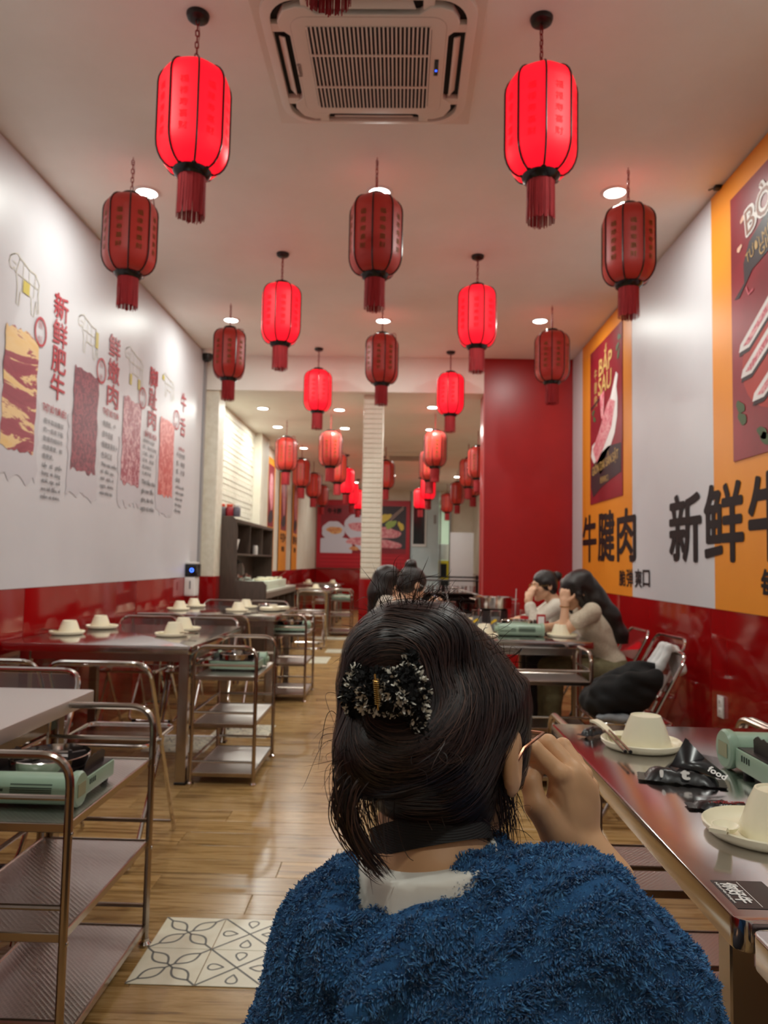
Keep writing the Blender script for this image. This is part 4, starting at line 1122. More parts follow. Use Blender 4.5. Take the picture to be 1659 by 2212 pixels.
sp = spoon_mesh(); hp = [(0, -.022, -.003), (0, -.036, .004), (0, -.055, .012), (0, -.075, .017), (0, -.092, .018)]
for i in range(len(hp) - 1):
    a, b = hp[i], hp[i + 1]; w0, w1 = .009 + .001 * i, .009 + .001 * (i + 1)
    sp.add([(-w0, a[1], a[2]), (w0, a[1], a[2]), (w1, b[1], b[2]), (-w1, b[1], b[2]), (-w0, a[1], a[2] - .006), (w0, a[1], a[2] - .006), (w1, b[1], b[2] - .006), (-w1, b[1], b[2] - .006)],
           [(0, 1, 2, 3), (7, 6, 5, 4), (0, 4, 5, 1), (1, 5, 6, 2), (2, 6, 7, 3), (3, 7, 4, 0)])
me_spoon = sp.mesh('spoon', angle=50)
me_stick = MB().tube([(0, -.115, 0), (0, .115, 0)], [.0038, .0024], 8).mesh('chopstick')
me_tip = MB().lathe([(0, -.1155), (.0042, -.1155), (.0042, -.108), (0, -.108)], 8, axis='y').mesh('chopstick_end')
M_stick = mat('bronze_chopstick', (150, 128, 104), .25, .8)
_settings = {}
def setting(x, y, z, r, where, bowl=True, spoon=(-.075, .02, .6), sticks=(-.03, -.06, .9), bowl_at=(.012, 0)):
    def put(key, name, me, m, cat, lab, loc, rz):
        if key in _settings: o = copy_tree(_settings[key])
        else:
            o = new_obj(name, me, m); _settings[key] = o; o['category'] = cat
        o['label'] = lab; o.location = loc; o.rotation_euler = (0, 0, rz); o['group'] = {'p': 'cream dinner plates', 'b': 'upturned cream bowls', 's': 'cream melamine spoons', 'c': 'pairs of bronze chopsticks'}[key]
        return o
    c, s = math.cos(r), math.sin(r); G = lambda u, v: (x + u * c - v * s, y + u * s + v * c)
    put('p', 'dinner_plate', me_plate, M_melamine, 'plate', 'round cream plate ' + where, (x, y, z), r)
    if bowl: put('b', 'upturned_bowl', me_bowl, M_melamine, 'bowl', 'upturned cream bowl ' + where, (*G(*bowl_at), z + .0042), r)
    if spoon: 
        o = put('s', 'soup_spoon', me_spoon, M_melamine, 'spoon', 'cream soup spoon ' + where, (*G(spoon[0], spoon[1]), z + .0225), r + spoon[2])
    if sticks:
        if 'c' not in _settings:
            t = thing('chopsticks', '', 'chopsticks'); _settings['c'] = t
            for dx in (-.006, .006):
                q = new_obj('chopstick', me_stick, M_stick, t); q.location = (dx, 0, 0); new_obj('chopstick_end', me_tip, M_black, q)
            o = t
        else: o = copy_tree(_settings['c'])
        o['label'] = 'pair of bronze chopsticks ' + where; o['category'] = 'chopsticks'; o['group'] = 'pairs of bronze chopsticks'
        o.location = (*G(sticks[0], sticks[1]), z + .0245); o.rotation_euler = (0, 0, r + sticks[2])
setting(.626, 1.955, TH, 0, 'at the far end of the right foreground table', spoon=(-.045, .055, 3.6), sticks=(-.072, -.035, -.06))
setting(.638, 1.336, TH, 0, 'nearest the camera, cut by the right edge', spoon=(-.071, -.012, -.535), sticks=None, bowl_at=(.022, -.006))
W2 = 'on second left table, '
setting(-1.955, 4.40, TH, 0, W2 + 'near side by the wall', spoon=(-.06, .0, 1.6), sticks=(-.1, -.0, 1.2))
setting(-1.915, 4.82, TH, PI, W2 + 'far side by the wall', spoon=(-.07, .0, 1.6), sticks=None)
setting(-1.337, 4.42, TH, 0, W2 + 'near side by the aisle', spoon=(-.06, .0, 1.6), sticks=(.06, -.03, 1.2))
setting(-1.364, 4.78, TH, PI, W2 + 'far side by the aisle', spoon=(-.07, .0, 1.6), sticks=None)
W3 = 'on third left table, '
setting(-1.955, 6.62, TH, 0, W3 + 'near side by the wall', spoon=(-.07, 0, 1.6), sticks=None)
setting(-1.94, 7.1, TH, PI, W3 + 'far side by the wall', spoon=(-.07, 0, 1.6), sticks=None)
setting(-1.433, 6.62, TH, 0, W3 + 'near side by the aisle', spoon=(-.07, 0, 1.6), sticks=None)
setting(-1.44, 7.1, TH, PI, W3 + 'far side by the aisle', spoon=(-.07, 0, 1.6), sticks=None)
setting(.53, 4.76, TH, 0, 'on occupied table, left of the mint stove', spoon=None, sticks=None)
setting(1.06, 4.88, TH, PI, 'on occupied table, before the leaning woman', spoon=(-.07, .0, 1.6), sticks=(.07, -.08, 1.4))
setting(-1.37, 12.2, TH, 0, 'on the far left table beyond the cabinet', spoon=None, sticks=None)
setting(-1.86, 15.2, TH, 0, 'on the farthest left table by the wall', spoon=None, sticks=None)
setting(-1.37, 15.3, TH, 0, 'on the farthest left table by the aisle', spoon=None, sticks=None)
# the used dishes at the aisle end of the third left table
for i, (dx, dy, rr) in enumerate(((0, 0, 0), (.06, .16, 1))):
    t = MB()
    for k in range(3): t.lathe([(0, .004 + k * .008), (.06, .004 + k * .008), (.09, .016 + k * .008), (.094, .018 + k * .008), (.09, .01 + k * .008), (.05, k * .008), (0, k * .008)], 28, (0, 0, 0), caps=False)
    o = t.build('stacked_dishes', M_melamine); o.location = (-1.16 + dx, 6.75 + dy, TH)
    tag(o, ['low stack of cream dishes near the aisle corner of the third left table', 'low stack of cream dishes behind the first, third left table'][i], 'dishes', 'stacked dishes')
t = MB().lathe([(.0, 0), (.05, 0), (.085, .03), (.09, .05), (.087, .05), (.08, .03), (.045, .006), (0, .006)], 28).build('steel_bowl', M_chrome); t.location = (-1.22, 6.98, TH)
tag(t, 'small steel bowl beside the stacked dishes on the third left table', 'bowl')

# ------------------------------------------------------------------ small things on the right foreground table
def pouch(name, lab, L_, W_, H_, loc, rz, textfn=None, tail=0.0):
    t = thing(name, lab, 'packet', loc, rz)
    p = MB(); nx, ny = 15, 7; vs = []
    r = random.Random(int(L_ * 1000))
    for s in (1, -1):
        for i in range(nx):
            for j in range(ny):
                u, v = i / (nx - 1) * 2 - 1, j / (ny - 1) * 2 - 1
                h = H_ * (max(0, 1 - u ** 4) * max(0, 1 - v ** 4)) ** .6
                wv = (r.uniform(-.0022, .0022) if abs(u) < .95 else 0) + .003 * math.sin(u * 7 + v * 3) * (1 - v * v)
                vs.append((u * L_ / 2, v * W_ / 2 * (1 - .08 * math.sin(u * 5) ** 2), .0035 + (h + wv if s > 0 else 0.0)))
    for s in range(2):
        o = s * nx * ny
        for i in range(nx - 1):
            for j in range(ny - 1):
                q = (o + i * ny + j, o + (i + 1) * ny + j, o + (i + 1) * ny + j + 1, o + i * ny + j + 1); p.f.append(q if s == 0 else q[::-1])
    p.v = vs
    p.build('wrapper', mat('black_film', (26, 25, 27), .28, spec=.6), t, angle=80)
    zz = []
    for sx in (-1, 1):
        q = MB(); n = 9
        pts = [(sx * L_ / 2 * .97, -W_ / 2)] + [(sx * (L_ / 2 + .012 + (.003 if k % 2 else 0)), -W_ / 2 + W_ * k / (n - 1)) for k in range(n)] + [(sx * L_ / 2 * .97, W_ / 2)]
        q.prism(pts if sx > 0 else pts[::-1], .001, Matrix.Translation((0, 0, .004))); q.build('crimped_seal', MATS['black_film'], t, smooth=False)
    return t
pk = pouch('wet_wipe_packet', 'crumpled black wet wipe packet with white lettering and a raised flap, on right foreground table', .15, .062, .024, (.615, 1.655, TH), -.28)
fl = MB()
fl.add([(-.03, .03, .02), (.01, .032, .06), (.02, .03, .082), (.012, .026, .088), (.05, .02, .05), (.088, .0, .024), (.082, -.022, .018), (.03, -.018, .03), (-.02, .01, .028)], [(0, 1, 8), (1, 2, 3, 8), (8, 3, 4, 7), (4, 5, 6, 7)])
fo = fl.build('torn_flap', MATS['black_film'], pk, angle=70)
sol = fo.modifiers.new('thick', 'SOLIDIFY'); sol.thickness = .001
print_text('packet_text', 'food', frame4((.05, -.012, .0315), (.8, -.5, -.3), (.5, .75, .45)), .040, .018, M_inkwhite, pk, bold=.03)
print_text('packet_text', 't', frame4((-.004, -.0335, .0135), (1, 0, 0), (0, .35, .94)), .02, .02, M_inkwhite, pk, bold=.06)
print_text('packet_text', "'", frame4((-.045, -.0335, .0135), (1, 0, 0), (0, .35, .94)), .008, .016, M_inkwhite, pk, bold=.06)
pk2 = pouch('wet_wipe_packet', 'flat black wet wipe packet with red lettering, behind the nearest plate', .105, .036, .010, (.627, 1.475, TH), -.12)
for i in range(2): print_text('packet_text', 'WET WIPES', frame4((-.028 + i * .018, -.012 + i * .009, .0148), (1, .0, 0), (0, 1, 0)), .05, .008, mat('packet_red', (176, 34, 44), .4), pk2, bold=.02)
pk3 = pouch('wet_wipe_packet', 'small crumpled black wet wipe packet at the far corner of the right foreground table', .07, .034, .016, (.535, 2.085, TH), .7)
# table sticker (its matrix code left out)
st = MB().box2(-.03, .045, -.045, .045, 0, .0006).build('table_sticker', mat('black_sticker', (34, 30, 34), .35)); st.location = (.497, 1.10, TH + .0002)
tag(st, 'black table sticker with white Chinese lettering on the right foreground table corner', 'sticker')
print_text('sticker_text', '你好牛', frame4((-.022, .036, .0008), (0, -1, 0), (1, 0, 0)), .066, .024, M_inkwhite, st, bold=.04)
print_text('sticker_text', 'NiHaoNiu Hotpot', frame4((-.029, .036, .0008), (0, -1, 0), (1, 0, 0)), .066, .0055, M_inkwhite, st, bold=.02)
MB().strip([(.006, .04), (.006, -.04)], .001, Matrix.Identity(4), .0009).build('sticker_line', M_inkwhite, st, smooth=False)

# ------------------------------------------------------------------ things on the occupied table
def cup(lab, x, y, m, stripe=None):
    t = thing('drink_cup', lab, 'cup', (x, y, TH), group='cups on the occupied table')
    MB().lathe([(0, .002), (.029, .002), (.034, .085), (.033, .085), (.028, .004), (0, .004)], 24, caps=False).build('cup_sleeve', m, t)
    MB().lathe([(.0338, .083), (.037, .125), (.0388, .127), (.0365, .127), (.0335, .083)], 24, caps=False).build('clear_rim', M_glass, t)
    if stripe:
        q = MB(); vs = []
        for k in range(9):
            a = -PI * .95 + k * .2; z = .026 + k * .004; r = .0325; vs += [(r * math.cos(a), r * math.sin(a), z), (r * 1.02 * math.cos(a), r * 1.02 * math.sin(a), z + .02)]
        q.add(vs, [(2 * k, 2 * k + 2, 2 * k + 3, 2 * k + 1) for k in range(8)]); q.build('printed_stripe', stripe, t, smooth=False)
    return t
M_yel = mat('yellow_band', (226, 184, 32), .4)
cup('grey paper cup with yellow stripe, left one behind the stove', .567, 5.42, mat('grey_card', (112, 112, 112), .5), M_yel)
cup('grey paper cup with yellow stripe, right one behind the stove', .695, 5.40, mat('grey_card', (112, 112, 112), .5), M_yel)
rc = cup('red soft drink cup before the woman in white sweater', .93, 5.56, mat('red_card', (186, 26, 32), .4))
print_text('cup_text', 'Coca-Cola', frame4((-.027, -.0335, .032), (1, 0, 0), (0, -.06, 1)), .052, .022, M_inkwhite, rc, bold=.01, shear=.2)
cc = thing('plastic_cup', 'clear plastic cup with a straw, left end of the hot pot table', 'cup', (.43, 6.3, TH))
MB().lathe([(0, .002), (.035, .002), (.048, .14), (.05, .142), (.047, .142), (.034, .005), (0, .005)], 24, caps=False).build('cup_wall', M_glass, cc); MB().tube([(.01, 0, .01), (-.03, .01, .21)], .0035, 6).build('straw', mat('white_straw', (225, 225, 225), .4, trans=.3), cc)
c2 = thing('plastic_cup', 'clear plastic cup with a white straw, right of the steel hot pot', 'cup', (1.02, 6.6, TH))
MB().lathe([(0, .002), (.033, .002), (.043, .12), (.045, .122), (.042, .122), (.032, .005), (0, .005)], 24, caps=False).build('cup_wall', M_glass, c2); MB().tube([(0, 0, .01), (.01, 0, .25)], .004, 6).build('straw', MATS['white_straw'], c2)
wb = MB().lathe([(0, 0), (.04, 0), (.075, .055), (.078, .06), (.073, .06), (.038, .006), (0, .006)], 28, caps=False).build('mixing_bowl', mat('white_ceramic', (238, 236, 232), .25)); wb.location = (.46, 6.05, TH)
tag(wb, 'white bowl beside the clear cup, left of the hot pot', 'bowl')
hp_ = thing('hot_pot', 'wide steel hot pot with a ladle on the farther occupied table', 'pot', (.80, 6.35, TH + .055))
MB().lathe([(0, .02), (.10, .02), (.15, .04), (.158, .125), (.17, .128), (.17, .132), (.154, .132), (.146, .045), (.1, .026), (0, .026)], 36, caps=False).build('pot_body', M_chrome, hp_)
MB().lathe([(0, -.055), (.12, -.055), (.12, .021), (0, .021)], 28).build('pot_base', M_dark, hp_)
MB().lathe([(0, .1), (.15, .1)], 28, caps=False).build('broth', mat('broth', (150, 96, 50), .1), hp_)
for sx in (-1, 1): MB().tube(fillet([(sx * .155, -.035, .11), (sx * .2, -.035, .115), (sx * .2, .035, .115), (sx * .155, .035, .11)], .02), .005, 8).build('handle', M_chrome, hp_)
ld = thing('ladle', 'steel ladle resting in the hot pot, handle pointing left', 'ladle', (.77, 6.33, TH + .195))
MB().tube([(0, 0, -.025), (-.12, -.02, .01), (-.34, -.08, .075)], [.006, .006, .008], 8).build('handle', M_chrome, ld); MB().ell((.03, 0, -.02), (.04, .04, .02), 14, 8).build('scoop', M_chrome, ld)
sg = thing('table_sign', 'small red framed table sign behind the mint stove', 'sign', (1.03, 5.45, TH))
MB().box2(-.032, .032, -.004, .004, .006, .105).build('frame', mat('red_acrylic', (178, 28, 34), .3), sg, .002); MB().box2(-.022, .022, -.006, -.003, .02, .09).build('card', M_inkwhite, sg); MB().box2(-.032, .032, -.02, .02, 0, .007).build('base', MATS['red_acrylic'], sg, .002)
ck = SDF((.98, 5.12, .74), (1.22, 5.36, .83), .006).ell((1.07, 5.22, .76), (.06, .05, .028)).ell((1.12, 5.25, .765), (.05, .05, .03), k=.02).ell((1.16, 5.22, .757), (.04, .04, .02), k=.02).ripple(.003, 70).plane((0, 0, .7505), (0, 0, -1)).build('folded_cloth', mat('black_cloth', (20, 20, 22), .85))
tag(ck, 'crumpled black cloth by the leaning woman\'s elbow', 'cloth')
# used plates and food bits
for i, (x, y, rx, m, lab) in enumerate(((.40, 5.55, .085, M_melamine, 'cream plate of leftovers by the phone'), (.58, 6.15, .08, M_melamine, 'cream plate of leftovers before the white bowl'), (.86, 5.95, .075, M_chrome, 'steel saucer beside the red cup'), (1.05, 5.98, .07, M_melamine, 'cream plate under the white sweatered arm'))):
    t = thing('leftover_plate', lab, 'plate', (x, y, TH), group='plates with leftovers')
    MB().lathe([(0, .004), (rx * .6, .004), (rx * .92, .014), (rx, .016), (rx * .9, .006), (rx * .6, 0), (0, 0)], 28, caps=False).build('plate_dish', m, t)
    b = MB(); r = random.Random(i)
    for k in range(7): b.ell((r.uniform(-.4, .4) * rx, r.uniform(-.4, .4) * rx, .011), (.018, .013, .009), 8, 5)
    tag(b.build('leftovers', mat('food_scraps', (206, 176, 120), .5), t), kind='stuff')

# ------------------------------------------------------------------ walnut sauce cabinet on the rear left
YC0, YC1 = 8.215, 10.6
cab = thing('sauce_cabinet', 'tall dark walnut sauce cabinet with open cubbies against the white brick wall', 'cabinet', (XL + .03, YC0, 0))
cx0 = 0.0; DX = .30; DL = .63; LN_ = YC1 - YC0
side = [(0, 0), (DL + .01, 0), (DL + .01, .93), (DL - .03, .975), (DX + .0, .975), (DX, 1.55), (DX - .02, 1.655), (DX - .06, 1.69), (0, 1.69)]
MB().prism([(p[0], p[1]) for p in side], .02, frame4((0, .02, 0), (1, 0, 0), (0, 0, 1))).build('side_panel', M_brownwood, cab, .004, 2)
MB().box2(0, .015, .02, LN_, 0, 1.66).build('back_panel', M_brownwood, cab)
MB().box2(0, DX - .01, .02, LN_, 1.62, 1.66).build('top_board', M_brownwood, cab, .002)
MB().box2(0, DX - .01, .02, LN_, 1.255, 1.275).build('shelf', M_brownwood, cab, .002)
for y in (.8, 1.6): MB().box2(.01, DX - .015, y - .01, y + .01, 1.275, 1.62).build('divider', M_brownwood, cab)
MB().box2(0, DX - .01, LN_ - .02, LN_, .86, 1.66).build('divider', M_brownwood, cab)
MB().box2(0, DL, .02, LN_, .84, .865).build('counter_board', mat('grey_stone_counter', (186, 184, 172), .3), cab, .002)
MB().box2(DL - .02, DL + .004, .02, LN_, .78, .842).build('counter_edge', mat('taupe_edge', (112, 98, 88), .4), cab)
for y in (.45, .95, 1.45, 1.95, LN_ - .02): MB().box2(.02, DL - .01, y - .01, y + .01, .05, .84).build('divider', M_brownwood, cab)
MB().box2(0, DL - .03, .02, LN_, 0, .06).build('plinth', M_brownwood, cab)
CX = XL + .03
for i, (dx, col, lab) in enumerate(((.10, (92, 90, 96), 'grey jar with orange lid on the cabinet top, nearest the wall'), (.18, (160, 36, 48), 'red jar with red lid on the cabinet top, middle of three'), (.252, (96, 94, 108), 'slate jar with white lid on the cabinet top, nearest the aisle'))):
    t = thing('sauce_jar', lab, 'jar', (CX + dx, YC0 + .08 + .03 * i, 1.69 if i < 3 else 0), group='jars on the cabinet')
    MB().lathe([(0, 0), (.040, 0), (.043, .008), (.043, .095), (.034, .108), (0, .108)], 24).build('jar_body', mat(f'jar_glaze_{i}', col, .3), t)
    MB().lathe([(0, .108), (.034, .108), (.036, .112), (.036, .134), (.03, .138), (0, .138)], 24).build('lid', mat('orange_lid', (220, 84, 58), .4) if i < 2 else M_plastic, t)
    o_ = t
for o in list(bpy.data.objects):
    if o.name.startswith('sauce_jar') and o.parent is None: o.location.z = 1.69 if o.location.x < CX + .25 and False else 1.69
tag(MB().lathe([(0, 0), (.05, 0), (.062, .09), (.075, .14), (.078, .16), (.072, .16), (.058, .09), (.046, .006), (0, .006)], 24, (CX + .20, YC0 + .22, 1.2755), caps=False).build('white_tub', MATS['white_ceramic']), 'white tub at the near end of the cabinet shelf', 'tub')
tag(MB().lathe([(0, 0), (.035, 0), (.035, .1), (.028, .12), (0, .12)], 20, (CX + .2, YC0 + 1.55, 1.2755)).build('white_shaker', MATS['white_ceramic']), 'small white shaker by the second divider of the cabinet shelf', 'shaker')
for i, (dx, dy, h, lab) in enumerate(((.26, .25, .14, 'glass canister on the cabinet counter, nearest the side panel'), (.3, .52, .14, 'glass canister on the cabinet counter, second from the side panel'), (.16, .7, .30, 'tall dark glass jug on the cabinet counter'))):
    t = thing('glass_canister', lab, 'canister', (CX + dx, YC0 + dy, .865), group='glassware on the cabinet counter')
    MB().lathe([(0, 0), (.075, 0), (.08, .01), (.08, h * .8), (.06, h), (.057, h), (.076, h * .78), (.076, .012), (0, .008)], 24, caps=False).build('glass_wall', M_glass, t)
    MB().lathe([(0, h), (.062, h), (.062, h + .02), (.02, h + .025), (.02, h + .04), (0, h + .04)], 20).build('lid', M_chrome if i < 2 else M_black, t)
tr = thing('sauce_tray', 'pale tray of sauce tubs along the counter edge of the cabinet', 'tray', (CX + .42, YC0 + 1.15, .865))
MB().box2(-.17, .17, -.75, .6, 0, .10).build('tray_box', mat('pale_mint_tray', (206, 214, 196), .4), tr, .006)
q = MB(); r = random.Random(5)
for k in range(9): MB().lathe([(0, .1), (.04, .1), (.05, .125), (.04, .128), (0, .12)], 14, (r.uniform(-.1, .1), -.65 + k * .14, 0)).build('sauce_tub', M_melamine, tr)
MB().tube([(.1, .3, .11), (.16, .62, .19)], .006, 6).build('spoon_handle', M_chrome, tr)

# ------------------------------------------------------------------ wall and ceiling fittings
dsp = thing('wall_dispenser', 'white wall dispenser with black top and blue ring light, end of left mural', 'dispenser', (XL + .013, 7.42, .93))
MB().prism(rrect(-.085, .085, -.09, .10, .02), .10, frame4((.0, 0, 0), (0, 1, 0), (0, 0, 1))).build('white_tank', M_plastic, dsp, .006)
MB().prism(rrect(-.088, .088, .10, .225, .015), .115, frame4((.0, 0, 0), (0, 1, 0), (0, 0, 1))).build('black_head', mat('gloss_black', (18, 18, 24), .15), dsp, .006)
MB().box2(.01, .10, -.075, .075, .225, .245).build('lid', M_plastic, dsp, .006)
MB().tube([(.07 + .016 * math.cos(t), -.0895, .165 + .016 * math.sin(t)) for t in np.linspace(0, 2 * PI, 17)[:-1]], .0035, 6, closed=True).build('ring_light', mat('blue_ring', (40, 80, 255), .4, emit=(.05, .15, 1.0), power=5), dsp)
MB().box2(.05, .062, -.0875, -.0845, -.02, .06).build('level_window', mat('grey_window', (96, 100, 106), .3), dsp)
cv = thing('security_camera', 'small dark security camera at the far top corner of the left mural', 'camera', (XL + .06, 7.72, ZC - .07))
MB().lathe([(0, .0), (.02, -.05), (.045, -.035), (.055, 0), (.055, .03), (0, .03)], 20).build('dome', M_black, cv); MB().lathe([(0, .03), (.06, .03), (.06, .07), (0, .07)], 20).build('mount', M_plastic, cv); MB().lathe([(0, -.055), (.012, -.05), (.012, -.03)], 12).build('lens', M_void, cv)
for i, (y, z, lab) in enumerate(((5.16, .425, 'white double wall socket on the right red wainscot, farther from camera'), (4.27, .44, 'white double wall socket on the right red wainscot, nearer the camera'))):
    t = thing('wall_socket', lab, 'socket', (XR - .012, y, z), group='wall sockets')
    MB().box2(-.009, 0, -.037, .037, -.06, .06).build('face_plate', M_plastic, t, .003)
    for dz in (-.026, .026):
        s = MB().box2(-.0105, -.008, -.022, .022, dz - .02, dz + .02).build('outlet', M_inkwhite, t, .002)
        for dy in (-.007, .007): MB().box2(-.0112, -.0098, dy - .0015, dy + .0015, dz - .008, dz + .008).build('slot', M_black, s)
clp = thing('cable_clip', 'tiny dark cable clip on the ceiling edge above the right orange stripe', 'clip', (XR - .03, 4.2, ZC))
MB().box2(-.02, .02, -.02, .02, -.02, 0).build('clip_body', M_black, clp, .004); MB().tube([(-.02, 0, -.012), (-.05, .01, -.02)], .005, 6).build('cable_end', M_inkgrey, clp)

# ------------------------------------------------------------------ rear right: black rack, board, yellow crates
rk = thing('glass_rack', 'low black metal rack of glassware behind the seated women', 'rack', (.66, 9.55, 0))
for sx in (-1, 1):
    for sy in (-1, 1): MB().box(sx * .35, sy * .2, .53, .03, .03, 1.06).build('post', M_blackmetal, rk)
for z in (.35, .62, .84, 1.0): MB().box2(-.36, .36, -.21, .21, z - .012, z).build('shelf', M_blackmetal, rk)
for z in (.78, 1.05): MB().box2(-.36, .36, -.215, -.195, z - .02, z).build('front_rail', M_blackmetal, rk)
MB().box2(-.36, .36, .2, .21, .1, .84).build('back_sheet', M_blackmetal, rk)
me_gl = MB().lathe([(0, 0), (.03, 0), (.036, .09), (.034, .09), (.028, .006), (0, .006)], 14, caps=False).mesh('drinking_glass')
k = 0
for i in range(6):
    for z in (.84, .62):
        o = new_obj('drinking_glass', me_gl, M_glass); o.location = (.40 + i * .105, 9.46, z + .0005)
        tag(o, f"{['first', 'second', 'third', 'fourth', 'fifth', 'sixth'][i]} clear glass from the left on the {'upper' if z > .7 else 'lower'} shelf of the black rack", 'glass', 'glasses on the black rack'); k += 1
tag(sbox('leaning_board', M_white, 1.147, 1.676, 17.0, 17.04, 0, 1.916), 'tall plain white board standing before the back doorway', 'board')
tag(sbox('wall_notice', mat('grey_notice', (150, 156, 158), .5), .845, .905, YB - .01, YB - .001, 2.2, 2.42), 'small grey notice on the pale blue wall beside the dark window', 'notice')
cr = thing('storage_crates', 'yellow crate and white carton stacked inside the back doorway', 'crates', (1.11, YB + .5, 0))
MB().box2(-.16, .16, -.15, .15, .78, 1.28).build('yellow_crate', mat('yellow_crate', (224, 196, 24), .4), cr, .01); MB().box2(-.1, .1, -.156, -.15, .88, 1.2).build('crate_opening', M_void, cr)
MB().box2(-.15, .15, -.13, .13, 1.30, 1.70).build('white_carton', M_inkwhite, cr, .01); MB().box2(-.17, .17, -.17, .17, 0, .78).build('dark_stand', M_blackmetal, cr, .01)
# ------------------------------------------------------------------ people
def skinmat(name, c, rough=.5):
    m = mat(name, c, rough, sss=.06); bsdf(m).inputs['Subsurface Radius'].default_value = (.012, .004, .002); bsdf(m).inputs['Subsurface Scale'].default_value = .5
    return m
M_skin = skinmat('light_skin', (214, 168, 136))
M_skin2 = skinmat('warm_skin', (206, 158, 116))
M_hair = mat('black_hair', (26, 20, 19), .34, spec=.55)
_f = noise(M_hair, texco(M_hair, (60, 60, 6)), 4, 5); bump(M_hair, _f, .5, .004)
M_eye = mat('eye_white', (226, 220, 214), .15); M_iris = mat('dark_iris', (36, 24, 18), .15)
M_lip = mat('lip_pink', (178, 104, 96), .4)
def orient(fwd, up=(0, 0, 1), roll=0.0):
    f = Vector(fwd).normalized(); r = f.cross(Vector(up)).normalized(); u = r.cross(f)
    return np.array([list(r), list(f), list(u)])        # rows: right, forward, up
def hp2w(C, R, p, s=1.0):
    return np.array(C) + (R.T @ np.array(p, float)) * s
def head(S, C, R, s=1.0, face=True, neck=None, mouth_open=0.0):
    """adds a skull, jaw, nose, lips, ears (and a neck down to a point) to the field S"""
    W = lambda *p: hp2w(C, R, p, s)
    S.ell(W(0, -.012, .032), np.array((.074, .092, .082)) * s, R, .02 * s)
    S.ell(W(0, .034, -.03), np.array((.058, .056, .08)) * s, R, .02 * s)
    for x in (-1, 1):
        S.cap(W(x * .046, .004, -.052), W(x * .012, .066, -.096), .020 * s, .017 * s, .02 * s)
        S.ell(W(x * .038, .058, -.030), np.array((.024, .024, .026)) * s, R, .015 * s)
    S.ell(W(0, .074, -.098), np.array((.017, .014, .014)) * s, R, .012 * s)
    S.ell(W(0, .074, .022), np.array((.05, .016, .015)) * s, R, .015 * s)
    if face:
        for x in (-1, 1): S.ell(W(x * .031, .096, .004), np.array((.0145, .012, .0068)) * s, R, .007 * s, sub=True)
        S.cap(W(0, .088, .004), W(0, .108, -.030), .007 * s, .0105 * s, .010 * s)
        for x in (-1, 1): S.ell(W(x * .011, .099, -.034), np.array((.007, .008, .006)) * s, R, .006 * s)
        S.ell(W(0, .090, -.058), np.array((.021, .010, .0055)) * s, R, .005 * s)
        S.ell(W(0, .088, -.069), np.array((.018, .010, .0058)) * s, R, .005 * s)
    for x in (-1, 1):
        S.ell(W(x * .077, -.012, -.006), np.array((.008, .020, .032)) * s, R, .006 * s)
        S.ell(W(x * .086, -.006, -.004), np.array((.006, .011, .018)) * s, R, .004 * s, sub=True)
    if neck is not None: S.cap(W(0, -.022, -.055), neck, .050 * s, .056 * s, .02 * s)
def face_parts(C, R, s, parent, base, closed=False):
    W = lambda *p: hp2w(C, R, p, s) - np.array(base)
    for x in (-1, 1):
        c = W(x * .031, .0795, .003)
        e = MB().ell((0, 0, 0), (.0125 * s,) * 3, 14, 8).build('eye', M_eye, parent); e.location = c
        d = R.T @ np.array((0, 1, 0)); i_ = MB().ell((0, 0, 0), (.0066 * s,) * 3, 10, 6).build('iris', M_iris, e); i_.location = d * .0083 * s
        MB().tube([W(x * .016, .094, .026), W(x * .031, .094, .031), W(x * .046, .084, .027)], [.0022 * s, .0028 * s, .0014 * s], 6).build('eyebrow', M_hair, parent)
    MB().tube([W(-.019, .092, -.063), W(0, .0985, -.0635), W(.019, .092, -.063)], .0026 * s, 6).build('lips', M_lip, parent)
def hand(S, w, f, n, side, curl=(.5, .7, .5), spread=.0, s=1.0, k=.006, thumb=(.55, .75, .3)):
    """wrist w, pointing f, palm facing n, thumb towards side (unit vectors)"""
    w = np.array(w, float); f = np.array(f, float) / np.linalg.norm(f); n = np.array(n, float); n = n - f * (n @ f); n /= np.linalg.norm(n)
    t = np.cross(f, n); t = t if t @ np.array(side, float) > 0 else -t
    R = np.array([t, f, n])
    S.ell(w + f * .045 * s, np.array((.038, .05, .0145)) * s, R, .012 * s)
    S.cap(w - f * .01, w + f * .02 * s, .026 * s, .026 * s, .015 * s)
    for i, (o, L_) in enumerate(((.028, .068), (.0095, .076), (-.0095, .070), (-.0275, .055))):
        p = w + f * (.083 - .006 * abs(i - 1)) * s + t * o * s; d = f + t * o * spread * 10; d /= np.linalg.norm(d); ang = 0
        S.cap(w + f * .05 * s + t * o * .8 * s, p, .0105 * s, .0095 * s, k)
        for j, (fr, c) in enumerate(zip((.45, .30, .25), curl)):
            ang = c * (1 + .06 * i); d = d * math.cos(ang) + n * math.sin(ang) if j == 0 else (lambda dd: dd / np.linalg.norm(dd))(d * math.cos(ang) + np.cross(t, d) * (1 if np.cross(t, f) @ n > 0 else -1) * math.sin(ang))
            q = p + d * L_ * fr * s; S.cap(p, q, (.0092 - .0008 * j) * s, (.0086 - .0009 * j) * s, k * .6); p = q
    b = w + f * .022 * s + t * .026 * s; d = f * thumb[0] + t * thumb[1] + n * thumb[2]; d /= np.linalg.norm(d)
    q = b + d * .036 * s; S.cap(w + f * .015 * s + t * .012 * s, b, .015 * s, .0135 * s, k); S.cap(b, q, .0125 * s, .0105 * s, k); d2 = d * .7 + f * .6; d2 /= np.linalg.norm(d2); S.cap(q, q + d2 * .03 * s, .0102 * s, .0085 * s, k * .6)
def A(*p): return np.array(p, float)

